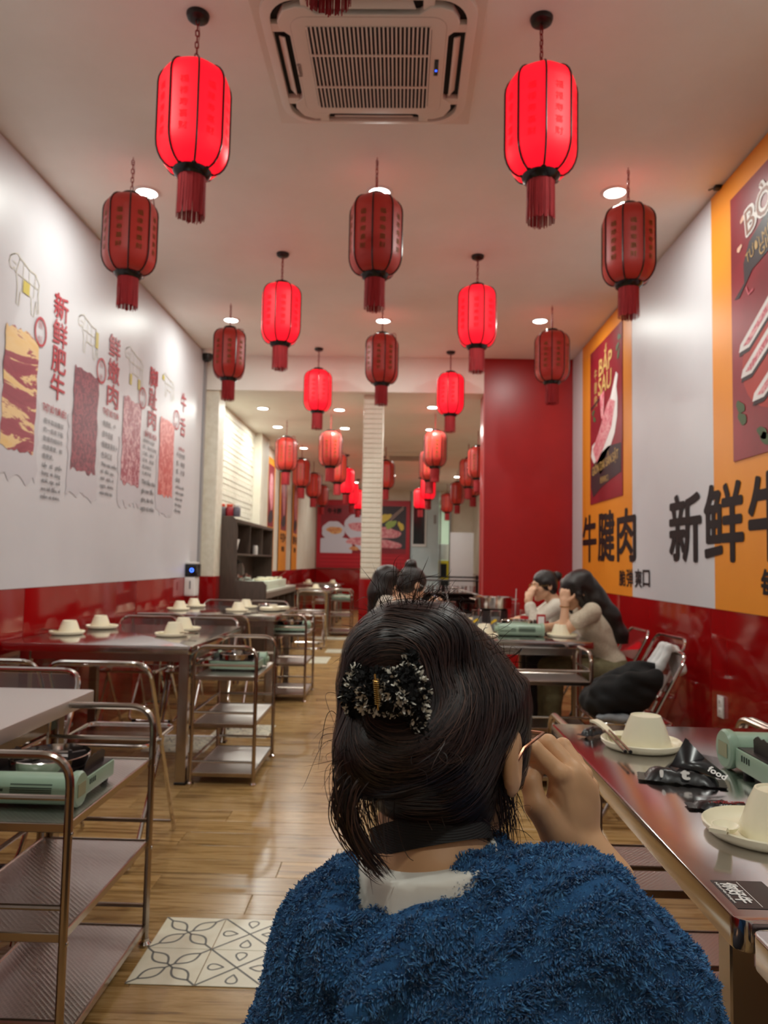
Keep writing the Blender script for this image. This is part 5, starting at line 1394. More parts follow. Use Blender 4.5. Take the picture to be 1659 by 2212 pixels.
def seated(label, pelvis, neck, C, R, shoulders, elbows, wrists, hands, knees, feet, top, pants, hair, sleeve=1.0, s=.95, skin=None, res=.0055, topname='knit_top'):
    """a seated figure: one continuous skin surface with its clothes and hair as children"""
    skin = skin or M_skin
    base = A(pelvis[0], pelvis[1], 0.0)
    t = thing('person', label, 'person', base)
    allp = np.array([pelvis, neck, C] + list(shoulders) + list(elbows) + list(wrists) + list(knees) + list(feet))
    lo, hi = allp.min(0) - .16, allp.max(0) + .17; lo[2] = 0
    S = SDF(lo, hi, res)
    head(S, C, R, s, neck=neck)
    P_, N_ = A(*pelvis), A(*neck)
    chest = P_ * .32 + N_ * .68
    ax = np.array(shoulders[1]) - np.array(shoulders[0]); ax /= np.linalg.norm(ax); up = (N_ - P_) / np.linalg.norm(N_ - P_); fw = np.cross(up, ax); Rt = np.array([ax, fw, up])
    S.ell(chest, (.125, .085, .16), Rt, .03); S.ell(P_ * .6 + N_ * .4, (.105, .08, .13), Rt, .03); S.ell(P_ + up * .02, (.14, .10, .10), Rt, .03)
    for sh, el, wr in zip(shoulders, elbows, wrists):
        S.cap(N_ - up * .03, sh, .05, .048, .02); S.cap(sh, el, .043, .034, .02); S.cap(el, wr, .034, .024, .012)
    for h in hands: hand(S, **h)
    for sgn, kn, ft in zip((-1, 1), knees, feet):
        hip = P_ + ax * sgn * .085; S.cap(hip, kn, .076, .052, .02); S.cap(kn, ft, .048, .034, .015)
        S.cap(ft + A(0, 0, -.03), ft + (np.array(kn) - hip) / np.linalg.norm(np.array(kn) - hip) * .15 + A(0, 0, -.035), .034, .026, .015)
    S.build('body', skin, t, base)
    face_parts(C, R, s, t, base)
    # top
    T = SDF(lo, hi, res)
    T.ell(chest, (.142, .104, .17), Rt, .03); T.ell(P_ * .6 + N_ * .4, (.128, .102, .14), Rt, .04); T.ell(P_ + up * .05, (.152, .116, .085), Rt, .04)
    for sh, el, wr in zip(shoulders, elbows, wrists):
        T.cap(N_ - up * .045, sh, .058, .058, .02)
        sh, el, wr = A(*sh), A(*el), A(*wr)
        if sleeve <= .7: T.cap(sh, sh + (el - sh) * sleeve, .058, .054, .02)
        else: T.cap(sh, el, .058, .048, .02); T.cap(el, el + (wr - el) * (sleeve - .75) * 3.2, .048, .040, .015)
    T.ripple(.0022, 34, 3)
    T.cap(N_ + up * .09, N_ - up * .005, .062, .060, .006, sub=True)
    T.build(topname, top, t, base)
    B = SDF(lo, hi, res * 1.3)
    B.ell(P_ + up * .01, (.152, .112, .105), Rt, .03)
    for sgn, kn, ft in zip((-1, 1), knees, feet):
        hip = P_ + ax * sgn * .085; B.cap(hip, kn, .088, .068, .03); B.cap(kn, ft, .066, .056, .02)
    B.ripple(.003, 30, 4); B.build('trousers', pants, t, base)
    for ft, kn in zip(feet, knees):
        d = (np.array(kn) - P_); d[2] = 0; d /= np.linalg.norm(d)
        Q = SDF(np.array(ft) - .1 - A(0, 0, .1), np.array(ft) + .1 + np.abs(d) * .12, .006); Q.lo[2] = 0
        Q = SDF(np.minimum(A(*ft), A(*ft) + d * .2) - .08, np.maximum(A(*ft), A(*ft) + d * .2) + .08, .006)
        z = .035; a = A(ft[0], ft[1], z); Q.cap(a, a + d * .14, .042, .036, .01).plane((0, 0, .003), (0, 0, -1)); Q.build('shoe', M_black, t, base)
    # hair
    Hs = SDF(np.array(C) - .34 if hair != 'bun' else np.array(C) - .22, np.array(C) + (.24 if hair != 'long' else .34), res)
    return t, base, Hs
def hair_cap(Hs, C, R, s=1.0, thick=1.0):
    W = lambda *p: hp2w(C, R, p, s)
    Hs.ell(W(0, -.016, .036), np.array((.084, .102, .090)) * s * thick, R, .015)
    Hs.ell(W(0, -.045, -.02), np.array((.074, .066, .074)) * s * thick, R, .02)
    for x in (-1, 1): Hs.ell(W(x * .07, .01, .01), np.array((.014, .04, .045)) * s, R, .015)
    Hs.ell(W(0, .105, -.02), np.array((.056, .052, .082)) * s, R, .008, sub=True)
    for x in (-1, 1): Hs.ell(W(x * .092, .012, -.022), np.array((.02, .03, .035)) * s, R, .008, sub=True)
M_knit = mottled('beige_knit', (206, 194, 174), (190, 176, 154), 90, .85, .5)
M_knitw = mottled('white_knit', (226, 220, 206), (212, 204, 188), 90, .85, .5)
M_knitb = mottled('oatmeal_knit', (212, 202, 188), (198, 188, 172), 80, .85, .5)
M_khaki = mottled('khaki_cotton', (116, 108, 76), (98, 90, 62), 20, .8, .2)
M_denim = mottled('dark_cotton', (44, 44, 50), (36, 36, 42), 20, .8, .2)

# woman leaning her head on her hand, long black hair
C = A(1.165, 4.985, 1.045); R = orient((-.86, -.34, -.42), (.25, 0, 1))
t, base, Hs = seated('person in beige knit top with long black hair, forehead resting on raised hand', (1.41, 5.02, .535), (1.245, 5.0, .945), C, R,
    [A(1.245, 4.865, .915), A(1.27, 5.15, .915)], [A(1.07, 4.885, .788), A(1.10, 5.20, .79)], [A(1.085, 4.915, .955), A(.98, 5.10, .79)],
    [dict(w=A(1.083, 4.92, .96), f=A(.02, .09, 1), n=A(.6, .75, 0), side=A(.4, -.3, 0), curl=(.35, .5, .4)), dict(w=A(.975, 5.09, .79), f=A(-1, -.4, 0), n=A(0, 0, -1), side=A(0, -1, 0), curl=(.3, .3, .2))],
    [A(1.02, 4.93, .53), A(1.02, 5.12, .53)], [A(1.0, 4.92, .075), A(1.0, 5.13, .075)], M_knit, M_khaki, 'long', sleeve=.5)
hair_cap(Hs, C, R, .95, 1.04)
w = lambda *p: hp2w(C, R, p, .95)
Hs.chain([w(0, -.07, .04), A(1.295, 5.0, .99), A(1.385, 4.985, .88), A(1.455, 4.98, .76), A(1.475, 4.985, .665)], [.085, .085, .072, .058, .03], .03)
Hs.chain([w(-.05, .03, .07), w(-.082, .035, 0), w(-.07, .02, -.08), w(-.05, -.01, -.14)], [.025, .022, .02, .012], .02)
Hs.chain([w(.05, .03, .07), w(.082, .045, 0), w(.07, .05, -.08), w(.06, .04, -.16)], [.025, .022, .02, .012], .02)
Hs.ripple(.0018, 60, 2); Hs.build('long_hair', M_hair, t, base)
MB().tube([tuple(A(1.083, 4.918, .945) - base + A(.031 * math.cos(a), .031 * math.sin(a), .004 * math.sin(a))) for a in np.linspace(0, 2 * PI, 21)[:-1]], .0035, 6, closed=True).build('bracelet', M_gold_m, t)

# woman in white sweater with glasses and a bun
C = A(1.10, 5.72, 1.055); R = orient((-.93, -.30, -.12))
t, base, Hs = seated('person in white sweater with glasses and hair bun, cheek on hand', (1.41, 5.78, .535), (1.18, 5.74, .94), C, R,
    [A(1.175, 5.60, .905), A(1.215, 5.89, .905)], [A(1.00, 5.56, .80), A(1.05, 5.93, .79)], [A(.965, 5.60, .95), A(.93, 5.80, .79)],
    [dict(w=A(.965, 5.605, .955), f=A(.35, .3, .9), n=A(.8, .5, -.3), side=A(0, 1, 0), curl=(.4, .6, .5)), dict(w=A(.925, 5.795, .79), f=A(-.7, -.7, 0), n=A(0, 0, -1), side=A(0, -1, 0), curl=(.3, .3, .2))],
    [A(1.03, 5.69, .53), A(1.03, 5.88, .53)], [A(1.01, 5.68, .075), A(1.01, 5.89, .075)], M_knitw, M_denim, 'bun', sleeve=.96, topname='sweater')
hair_cap(Hs, C, R, .95)
w = lambda *p: hp2w(C, R, p, .95)
Hs.ell(w(0, -.125, .062), (.042, .04, .04), None, .015); Hs.ripple(.0016, 70, 5); Hs.build('bun_hair', M_hair, t, base)
def glasses(C, R, s, parent, base, m):
    W_ = lambda *p: tuple(hp2w(C, R, p, s) - np.array(base))
    for x in (-1, 1):
        MB().tube([W_(x * .031 + .021 * math.cos(a), .104, .002 + .019 * math.sin(a)) for a in np.linspace(0, 2 * PI, 21)[:-1]], .0016, 6, closed=True).build('lens_rim', m, parent)
        MB().tube([W_(x * .052, .103, .006), W_(x * .078, .09, .008), W_(x * .083, .0, .006), W_(x * .08, -.02, -.008)], .0017, 6).build('temple', m, parent)
    MB().tube([W_(-.010, .105, .006), W_(0, .109, .008), W_(.010, .105, .006)], .0015, 6).build('bridge', m, parent)
glasses(C, R, .95, t, base, M_gold_m)

# woman with a bun looking at her phone (left side of the table)
C = A(.085, 4.87, 1.065); R = orient((.72, .52, -.46))
t, base, Hs = seated('person in oatmeal top with black hair bun, head bowed over a phone', (-.05, 4.80, .535), (.015, 4.84, .955), C, R,
    [A(-.07, 4.96, .915), A(.085, 4.70, .915)], [A(.06, 5.05, .75), A(.225, 4.80, .735)], [A(.205, 5.03, .885), A(.235, 4.985, .865)],
    [dict(w=A(.205, 5.03, .885), f=A(.5, -.1, .35), n=A(-.2, -.9, .3), side=A(-.4, 0, .8), curl=(.5, .7, .5)), dict(w=A(.232, 4.97, .87), f=A(.2, .3, .4), n=A(-.9, .3, .2), side=A(-.2, .2, .8), curl=(.4, .6, .5))],
    [A(.33, 5.0, .53), A(.33, 4.82, .53)], [A(.36, 5.02, .075), A(.36, 4.80, .075)], M_knitb, M_denim, 'bun', sleeve=.55)
hair_cap(Hs, C, R, .95)
w = lambda *p: hp2w(C, R, p, .95)
Hs.ell(w(0, -.075, .115), (.04, .04, .036), None, .012); Hs.ripple(.0016, 70, 6); Hs.build('bun_hair', M_hair, t, base)
glasses(C, R, .95, t, base, M_chrome)
ph = MB().box(0, 0, 0, .072, .008, .148).build('phone', mat('dark_phone', (40, 56, 66), .2), None, .004); ph.location = (.275, 5.02, .95); ph.rotation_euler = (-.9, .35, .9)
tag(ph, 'dark phone held in both hands by the woman with the bun', 'phone')
MB().box(0, -.0044, 0, .066, .0006, .138).build('screen', mat('phone_screen', (120, 150, 170), .1), ph)

# woman with long straight hair, mostly hidden behind her
C = A(-.075, 5.60, 1.065); R = orient((.95, .28, -.15))
t, base, Hs = seated('person with long straight black hair, back to camera behind the bowed woman', (-.12, 5.56, .535), (-.10, 5.59, .95), C, R,
    [A(-.13, 5.74, .91), A(-.09, 5.44, .91)], [A(.05, 5.80, .78), A(.09, 5.42, .78)], [A(.24, 5.74, .80), A(.26, 5.50, .80)],
    [dict(w=A(.24, 5.74, .80), f=A(1, -.3, 0), n=A(0, 0, -1), side=A(0, -1, 0), curl=(.4, .4, .3)), dict(w=A(.26, 5.50, .80), f=A(1, .3, 0), n=A(0, 0, -1), side=A(0, 1, 0), curl=(.4, .4, .3))],
    [A(.28, 5.68, .53), A(.28, 5.49, .53)], [A(.30, 5.69, .075), A(.30, 5.48, .075)], M_knitb, M_denim, 'long', sleeve=.55)
hair_cap(Hs, C, R, .95, 1.05)
Hs.chain([A(-.11, 5.58, 1.09), A(-.145, 5.565, .98), A(-.16, 5.56, .84)], [.085, .088, .07], .03)
Hs.ripple(.0016, 60, 8); Hs.build('long_hair', M_hair, t, base)

# coat, pale garment and bag on the chair by the wall
M_coat = mottled('black_wool', (9, 9, 10), (14, 14, 15), 30, .9, .3)
ct = SDF((.86, 3.56, .40), (1.52, 4.14, .86), .007)
for p, r in (((1.12, 3.84, .56), (.17, .18, .10)), ((1.22, 3.84, .63), (.09, .18, .10)), ((1.02, 3.80, .53), (.11, .15, .07)), ((1.10, 3.70, .60), (.15, .09, .08)), ((1.20, 3.98, .60), (.13, .08, .09))): ct.ell(p, r, None, .04)
ct.chain([A(1.0, 3.66, .53), A(1.12, 3.66, .66), A(1.25, 3.68, .68)], [.035, .04, .035], .03); ct.chain([A(1.05, 3.9, .6), A(1.2, 3.8, .70), A(1.3, 3.8, .7)], [.04, .04, .03], .03)
ct.ripple(.006, 42, 3); ct.plane((0, 0, .463), (0, 0, -1)); ct.plane((1.262, 3.84, .607), (.88, 0, -.47))
tag(ct.build('folded_coat', M_coat), 'black coat heaped on the clear chair by the right wall', 'coat')
gm = SDF((1.2, 3.72, .52), (1.5, 3.98, .88), .006)
gm.chain([A(1.262, 3.84, .62), A(1.31, 3.84, .72), A(1.355, 3.84, .812), A(1.40, 3.84, .80), A(1.425, 3.84, .68)], [.022, .024, .02, .02, .018], .01)
gm.chain([A(1.262, 3.79, .64), A(1.31, 3.785, .72), A(1.355, 3.79, .81), A(1.40, 3.80, .79), A(1.42, 3.79, .70)], [.022, .024, .02, .02, .018], .012)
gm.chain([A(1.262, 3.89, .64), A(1.31, 3.89, .72), A(1.355, 3.885, .81), A(1.40, 3.88, .79), A(1.42, 3.89, .66)], [.022, .024, .02, .02, .018], .012)
gm.ripple(.003, 50, 6)
tag(gm.build('pale_garment', mottled('pale_grey_cloth', (214, 214, 212), (196, 196, 196), 20, .8, .2)), 'pale grey garment hung over the back of the coat chair', 'garment')
bg = SDF((.9, 3.6, .44), (1.2, 3.8, .56), .006).ell((1.03, 3.665, .487), (.075, .05, .026)).ell((1.09, 3.655, .485), (.05, .04, .022), k=.02).ripple(.005, 45, 7).plane((0, 0, .463), (0, 0, -1))
tag(bg.build('grey_pouch', mottled('silver_grey_cloth', (150, 156, 160), (120, 126, 132), 20, .5, .2)), 'small grey pouch on the seat edge under the black coat', 'pouch')
# ------------------------------------------------------------------ the woman in blue fleece, foreground
FG = thing('person', 'person in blue fleece cardigan seen from behind, hand raised to face', 'person', (.06, .72, 0))
FB = np.array((.06, .72, 0.0))
PX = lambda x, y, d: np.array(at_y(x, y, d))
M_hairb = mat('dark_brown_hair', (34, 22, 20), .42, spec=.5)
def _hairmat():
    m = M_hairb; g = N(m, 'ShaderNodeNewGeometry')
    L(m, ramp(m, g.outputs['Random Per Island'], [(0.0, (18, 12, 12)), (.55, (38, 24, 22)), (.86, (60, 38, 31)), (1.0, (84, 58, 47))]), bsdf(m).inputs['Base Color'])
_hairmat()
M_hairbase = mat('brown_hair_mass', (22, 14, 13), .5)
FC = A(.046, .76, 1.030); th = math.radians(26)
FR = orient((math.sin(th), math.cos(th), -.06))
NB = A(.034, .705, .925)
# skin: head, neck, shoulders, arms, legs
S = SDF((-.28, .42, 0), (.46, 1.32, 1.2), .0065)
S.ell((.06, .71, .74), (.14, .09, .2), None, .03); S.ell((.06, .74, .54), (.15, .12, .10), None, .03)
S.cap(NB - A(0, 0, .03), (-.05, .69, .86), .045, .045, .02); S.cap(NB - A(0, 0, .03), (.165, .685, .87), .045, .045, .02)
S.cap((-.05, .69, .86), (-.10, .74, .60), .042, .036, .02); S.cap((-.10, .74, .60), (.0, .93, .56), .034, .024, .015)
S.cap((.165, .685, .87), (.272, .765, .735), .044, .036, .02); S.cap((.272, .765, .735), (.245, .815, .80), .034, .03, .015)
for sx in (-1, 1):
    S.cap((.06 + sx * .08, .76, .53), (.06 + sx * .10, 1.16, .50), .074, .05, .02); S.cap((.06 + sx * .10, 1.16, .50), (.06 + sx * .10, 1.12, .09), .046, .032, .015); S.cap((.06 + sx * .1, 1.12, .06), (.06 + sx * .1, 1.25, .045), .034, .026, .01)
hand(S, (.02, .96, .555), (.6, .8, -.1), (0, 0, -1), (1, 0, 0), (.3, .3, .2))
S.cap(NB, FC + A(-.01, -.02, -.06), .05, .048, .02)
body_fg = S.build('body', M_skin2, FG, FB)
# finer head with ears and face, and the raised hand, joined into the same surface
Hd = SDF(FC - A(.14, .16, .15), FC + A(.16, .16, .14), .0032)
head(Hd, FC, FR, 1.0, neck=tuple(NB))
V1, F1 = Hd.surface()
G = SDF(PX(1120, 1590, .84) - A(.02, .06, .2), PX(1330, 1590, .86) + A(.08, .16, .03), .0021)
q = lambda x, y, d: PX(x, y, d * .86)
fing = [([q(1226, 1775, .995), q(1208, 1672, .985), q(1152, 1617, .99), q(1136, 1650, 1.015), q(1152, 1688, 1.03)], [.0125, .0112, .0098, .0088, .0078]),
        ([q(1242, 1775, 1.0), q(1236, 1664, 1.005), q(1184, 1606, 1.025), q(1150, 1622, 1.055), q(1148, 1658, 1.07)], [.0125, .0115, .0102, .009, .008]),
        ([q(1258, 1775, 1.005), q(1259, 1674, 1.03), q(1216, 1612, 1.06), q(1184, 1620, 1.09), q(1170, 1650, 1.10)], [.0125, .011, .0096, .0086, .0076]),
        ([q(1268, 1780, 1.01), q(1274, 1698, 1.05), q(1243, 1642, 1.08), q(1218, 1636, 1.105), q(1202, 1656, 1.12)], [.0115, .0098, .0084, .0076, .0068])]
for pts, rs in fing: G.chain(pts, rs, .0035)
G.chain([q(1250, 1835, .985), q(1200, 1800, .978), q(1160, 1742, .972), q(1146, 1690, .985), q(1160, 1652, 1.0)], [.018, .0165, .0128, .0112, .009], .005)
R_ = np.array([[.97, .18, -.05], [-.17, .97, .17], [.08, -.16, .98]])
G.ell(q(1236, 1748, 1.0), (.032, .0165, .046), R_, .012)
G.ell(q(1224, 1790, .995), (.026, .017, .036), R_, .012)
G.cap(q(1258, 1830, 1.0), q(1282, 1862, .99), .0225, .024, .012); G.cap(q(1276, 1850, 1.0), q(1316, 1905, .98), .0235, .026, .012)
G.cap(q(1316, 1905, .98), (.245, .815, .80), .026, .029, .01)
for pts, rs in fing[:4]: G.ell(pts[1] + A(0, -.006, .001), (.0062, .005, .0062), None, .006)
V2, F2 = G.surface()
me0 = body_fg.data
nv = len(me0.vertices); V0 = np.empty(nv * 3, np.float32); me0.vertices.foreach_get('co', V0); V0 = V0.reshape(-1, 3) + FB
nf = len(me0.polygons); F0 = np.empty(nf * 4, np.int32); me0.loops.foreach_get('vertex_index', F0); F0 = F0.reshape(-1, 4)
V = np.concatenate([V0, V1, V2]); F = np.concatenate([F0, F1 + nv, F2 + nv + len(V1)])
body_fg.data = mesh_np('body', V - FB, F); body_fg.data.materials.append(M_skin2)
_f = noise(M_skin2, texco(M_skin2), 260, 4); bump(M_skin2, _f, .12, .0006)
face_parts(FC, FR, 1.0, FG, FB)
glasses(FC, FR, 1.0, FG, FB, mat('rose_gold_metal', (190, 140, 110), .25, 1.0))

# hair mass
Hm = SDF((-.12, .52, .88), (.21, .92, 1.24), .0034)
w = lambda *p: hp2w(FC, FR, p)
Hm.ell(w(0, -.014, .036), (.0775, .098, .087), FR, .012); Hm.ell(w(0, -.042, -.010), (.060, .058, .056), FR, .02)
for x in (-1, 1): Hm.ell(w(x * .070, .018, .018), (.009, .036, .046), FR, .012)
Hm.ell(w(0, .108, -.022), (.060, .054, .090), FR, .01, sub=True)
Hm.ell(w(.094, -.008, -.008), (.026, .026, .042), FR, .006, sub=True)
Hm.ell(PX(860, 1400, .685), (.041, .040, .029), None, .014); Hm.ell(PX(905, 1372, .71), (.05, .05, .028), None, .02)
Hm.ell(PX(842, 1606, .655), (.043, .036, .036), None, .016); Hm.ell(PX(796, 1640, .645), (.024, .024, .024), None, .02); Hm.ell(PX(900, 1590, .675), (.05, .035, .05), None, .025)
Hm.ell(PX(835, 1495, .672), (.04, .03, .05), None, .02)
Hm.cap(PX(925, 1680, .69), PX(975, 1748, .712), .034, .022, .02); Hm.cap(PX(985, 1690, .71), PX(1010, 1738, .72), .034, .022, .02)
Hm.ripple(.0011, 90, 4)
base_hair = Hm.build('hair', M_hairbase, FG, FB)
# strands following the sweep of the hair round the clip
PC_ = PX(845, 1500, .64)
def strands(P, steps, ds, field, flow, off, width, taper=True):
    n = len(P); path = np.empty((steps + 1, n, 3)); nor = np.empty((steps + 1, n, 3))
    p = P.copy()
    for i in range(steps + 1):
        g = field.grad(p); d = field.sample(p) - off; p = p - g * np.clip(d, -.01, .01)[:, None]
        path[i] = p; nor[i] = g
        t = flow(p); t = t - g * (t * g).sum(1, keepdims=True); t /= np.linalg.norm(t, axis=1, keepdims=True) + 1e-9
        p = p + t * ds[:, None]
    return path, nor
def ribbons(path, nor, width):
    k, n, _ = path.shape
    tan = np.gradient(path, axis=0); side = np.cross(tan, nor); side /= np.linalg.norm(side, axis=2, keepdims=True) + 1e-9
    u = np.linspace(0, 1, k)[:, None, None]; wd = width[None, :, None] * np.clip(np.minimum((u + .03) * 6, (1.03 - u) * 4), .05, 1) / 2
    V = np.stack([path + side * wd, path - side * wd], 2).transpose(1, 0, 2, 3).reshape(-1, 3)
    b = (np.arange(n) * k * 2)[:, None] + (np.arange(k - 1) * 2)[None, :]
    F = np.stack([b, b + 1, b + 3, b + 2], 2).reshape(-1, 4); return V, F
Vh, Fh = Hm.surface(); cen = Vh[Fh].mean(1)
ar = np.linalg.norm(np.cross(Vh[Fh[:, 1]] - Vh[Fh[:, 0]], Vh[Fh[:, 3]] - Vh[Fh[:, 0]]), axis=1)
NS = 15000
pick = rng.choice(len(cen), NS, p=ar / ar.sum()); P0 = cen[pick] + rng.normal(0, .0015, (NS, 3))
lump = rng.normal(size=(6, 3)) * 30; lph = rng.uniform(0, 6.28, 6)
JIT = rng.normal(0, .11, (NS, 3))
def flow(p):
    r = p - PC_; rx, rz = r[:, 0], r[:, 2]; n = np.sqrt(rx ** 2 + rz ** 2) + 1e-6
    t = np.stack([rz / n, np.zeros_like(n), -rx / n], 1)
    inn = np.stack([-rx / n, np.full_like(n, 0.0), -rz / n], 1)
    k = np.where(rz < 0, .35, .12)[:, None]
    wob = sum(np.sin(p @ lump[i] + lph[i])[:, None] * np.array([[.06, 0, .06]]) * (1 if i % 2 else -1) for i in range(6))
    t = t + inn * k + wob * 1.5 + JIT
    front = np.clip((p[:, 1] - .80) / .06, 0, 1)[:, None]          # over the forehead the hair is combed back
    return t * (1 - front) + front * np.array([[-.5, -.8, .1]])
path, nor = strands(P0, 14, rng.uniform(.004, .0085, NS), Hm, flow, rng.uniform(-.0006, .0048, NS), None)
V, F = ribbons(path, nor, rng.uniform(.0004, .0010, NS))
tag(new_obj('hair_strands', mesh_np('hair_strands', V - FB, F), M_hairb, FG), kind='stuff')
def lock(pts, n, r0, r1, width=(.0005, .0009), seed=0, sway=.004, k=18):
    r = np.random.default_rng(seed); pts = np.array(pts); m = len(pts); ts = np.linspace(0, m - 1, k)
    C_ = []
    for t in ts:       # smooth curve through the points
        i = min(int(t), m - 2); f = t - i; p0, p1, p2, p3 = pts[max(i - 1, 0)], pts[i], pts[i + 1], pts[min(i + 2, m - 1)]
        C_.append(.5 * ((2 * p1) + (-p0 + p2) * f + (2 * p0 - 5 * p1 + 4 * p2 - p3) * f * f + (-p0 + 3 * p1 - 3 * p2 + p3) * f ** 3))
    C_ = np.array(C_); u = np.linspace(0, 1, k)[:, None, None]
    o = r.normal(0, 1, (1, n, 3)) * (r0 + (r1 - r0) * u); sw = r.normal(0, sway, (1, n, 3)) * np.sin(u * PI * r.uniform(.6, 1.6, (1, n, 1))) + r.normal(0, sway * .6, (1, n, 3)) * u ** 2
    end = r.uniform(.6, 1.0, n); path = np.empty((k, n, 3))
    for j in range(n):
        idx = np.linspace(0, (k - 1) * end[j], k); i0 = idx.astype(int); i1 = np.minimum(i0 + 1, k - 1); f = (idx - i0)[:, None]; path[:, j] = C_[i0] * (1 - f) + C_[i1] * f
    path = path + o + sw
    nor = np.zeros_like(path); nor[..., 1] = -1; nor[..., 0] = r.normal(0, .5, (1, n))
    return ribbons(path, nor, r.uniform(*width, n))
LK = [lock([PX(800, 1650, .63), PX(758, 1690, .625), PX(748, 1760, .625), PX(775, 1820, .63), PX(815, 1872, .64), PX(832, 1890, .645)], 200, .0052, .0022, seed=1, width=(.0006, .0012)),
      lock([PX(770, 1620, .63), PX(745, 1650, .63), PX(742, 1720, .625), PX(765, 1790, .63), PX(800, 1840, .635)], 60, .0045, .003, seed=2),
      lock([PX(820, 1680, .635), PX(800, 1720, .635), PX(812, 1790, .64), PX(838, 1850, .645)], 36, .005, .004, seed=3),
      lock([PX(1060, 1560, .715), PX(1078, 1640, .715), PX(1086, 1720, .72), PX(1092, 1790, .725), PX(1098, 1850, .73)], 110, .005, .005, seed=4),
      lock([PX(960, 1760, .70), PX(1010, 1790, .70), PX(1060, 1815, .71), PX(1098, 1850, .72)], 60, .010, .006, seed=5, sway=.008),
      lock([PX(900, 1740, .68), PX(930, 1790, .685), PX(990, 1820, .69)], 34, .012, .008, seed=6, sway=.008),
      lock([PX(1118, 1560, .78), PX(1126, 1600, .79), PX(1120, 1650, .79)], 50, .004, .004, seed=7)]
for s_, (a, b, n) in enumerate((((870, 1350), (850, 1245), 46), ((880, 1350), (905, 1250), 40), ((900, 1350), (960, 1265), 26), ((960, 1350), (1010, 1290), 12), ((820, 1370), (770, 1330), 10), ((1050, 1370), (1085, 1355), 12), ((1090, 1430), (1110, 1400), 10), ((770, 1600), (700, 1660), 14), ((760, 1560), (735, 1640), 14), ((830, 1440), (770, 1420), 8), ((900, 1600), (960, 1640), 30), ((1100, 1800), (1130, 1830), 14))):
    m_ = ((a[0] + b[0]) / 2 + rng.uniform(-14, 14), (a[1] + b[1]) / 2 - 10)
    LK.append(lock([PX(*a, .70 if s_ != 10 else .625), PX(*m_, .69 if s_ != 10 else .625), PX(*b, .68 if s_ != 10 else .63)], n, .008, .012, (.0003, .0006), seed=40 + s_, sway=.008))
off = 0; VV, FF = [], []
for V, F in LK: VV.append(V); FF.append(F + off); off += len(V)
tag(new_obj('loose_locks', mesh_np('loose_locks', np.concatenate(VV) - FB, np.concatenate(FF)), M_hairb, FG), kind='stuff')

# white T-shirt and black neck strap
T = SDF((-.16, .54, .5), (.30, .88, 1.02), .0045)
T.ell((.055, .707, .80), (.145, .093, .14), None, .03); T.cap((-.045, .69, .862), (.15, .69, .866), .052, .052, .02)
T.cap(NB + A(-.004, -.004, -.04), NB + A(-.002, -.004, .05), .076, .059, .02); T.plane((.02, .64, .944), (-.10, -.06, 1)); T.ripple(.001, 40, 9)
T.build('tee_shirt', mottled('white_cotton', (226, 222, 212), (214, 208, 198), 12, .8, .2), FG, FB)
axn = (FC + A(-.012, -.03, -.05)) - NB; axn = axn / np.linalg.norm(axn)
u_ = Vector((1, .1, .16)).normalized(); n_ = Vector(axn); n_ = (n_ - u_ * n_.dot(u_)).normalized(); v_ = n_.cross(u_)
rg = MB(); n = 40; vs = []
for h, r_ in ((-.013, .0545), (-.013, .0565), (.013, .0565), (.013, .0545)):
    for k in range(n):
        a = 2 * PI * k / n; p = Vector(NB + axn * .034) + u_ * r_ * math.cos(a) + v_ * r_ * math.sin(a) + n_ * h; vs.append(tuple(np.array(p) - FB))
rg.add(vs, [(i * n + k, i * n + (k + 1) % n, ((i + 1) % 4) * n + (k + 1) % n, ((i + 1) % 4) * n + k) for i in range(4) for k in range(n)])
M_strap = mat('black_webbing', (20, 18, 18), .7); _w = N(M_strap, 'ShaderNodeTexWave'); _w.inputs['Scale'].default_value = 160; _w.bands_direction = 'Z'
L(M_strap, texco(M_strap), _w.inputs['Vector']); bump(M_strap, _w.outputs['Fac'], .4, .001)
rg.build('neck_strap', M_strap, FG)

# fleece cardigan
K = SDF((-.22, .48, .42), (.42, .98, 1.0), .005)
K.ell((.062, .705, .795), (.172, .112, .16), None, .03); K.ell((.06, .715, .62), (.17, .125, .16), None, .04)
K.cap((-.042, .69, .868), (.06, .695, .885), .056, .052, .02); K.cap((.06, .695, .885), (.158, .685, .892), .052, .060, .02)
K.chain([A(-.042, .69, .868), A(-.072, .70, .76), A(-.105, .745, .60)], [.058, .060, .052], .02)
K.chain([A(.158, .685, .892), A(.225, .715, .822), A(.275, .765, .735)], [.062, .060, .056], .02)
K.chain([A(.275, .765, .735), A(.256, .80, .785)], [.054, .046], .015)
K.chain([A(-.105, .745, .60), A(-.03, .89, .56)], [.05, .04], .015)
K.chain([A(-.03, .612, .86), A(.028, .635, .906), A(.066, .672, .932), A(.088, .73, .935), A(.085, .79, .90)], [.018, .021, .024, .022, .02], .008)
K.chain([A(-.042, .618, .868), A(-.052, .645, .902), A(-.046, .69, .922), A(-.02, .76, .905)], [.014, .017, .018, .018], .008)
K.cap(NB + A(-.004, .0, .14), NB + A(-.004, .02, .02), .062, .060, .008, sub=True)
Kc = SDF((-.22, .48, .42), (.42, .98, 1.0), .005)
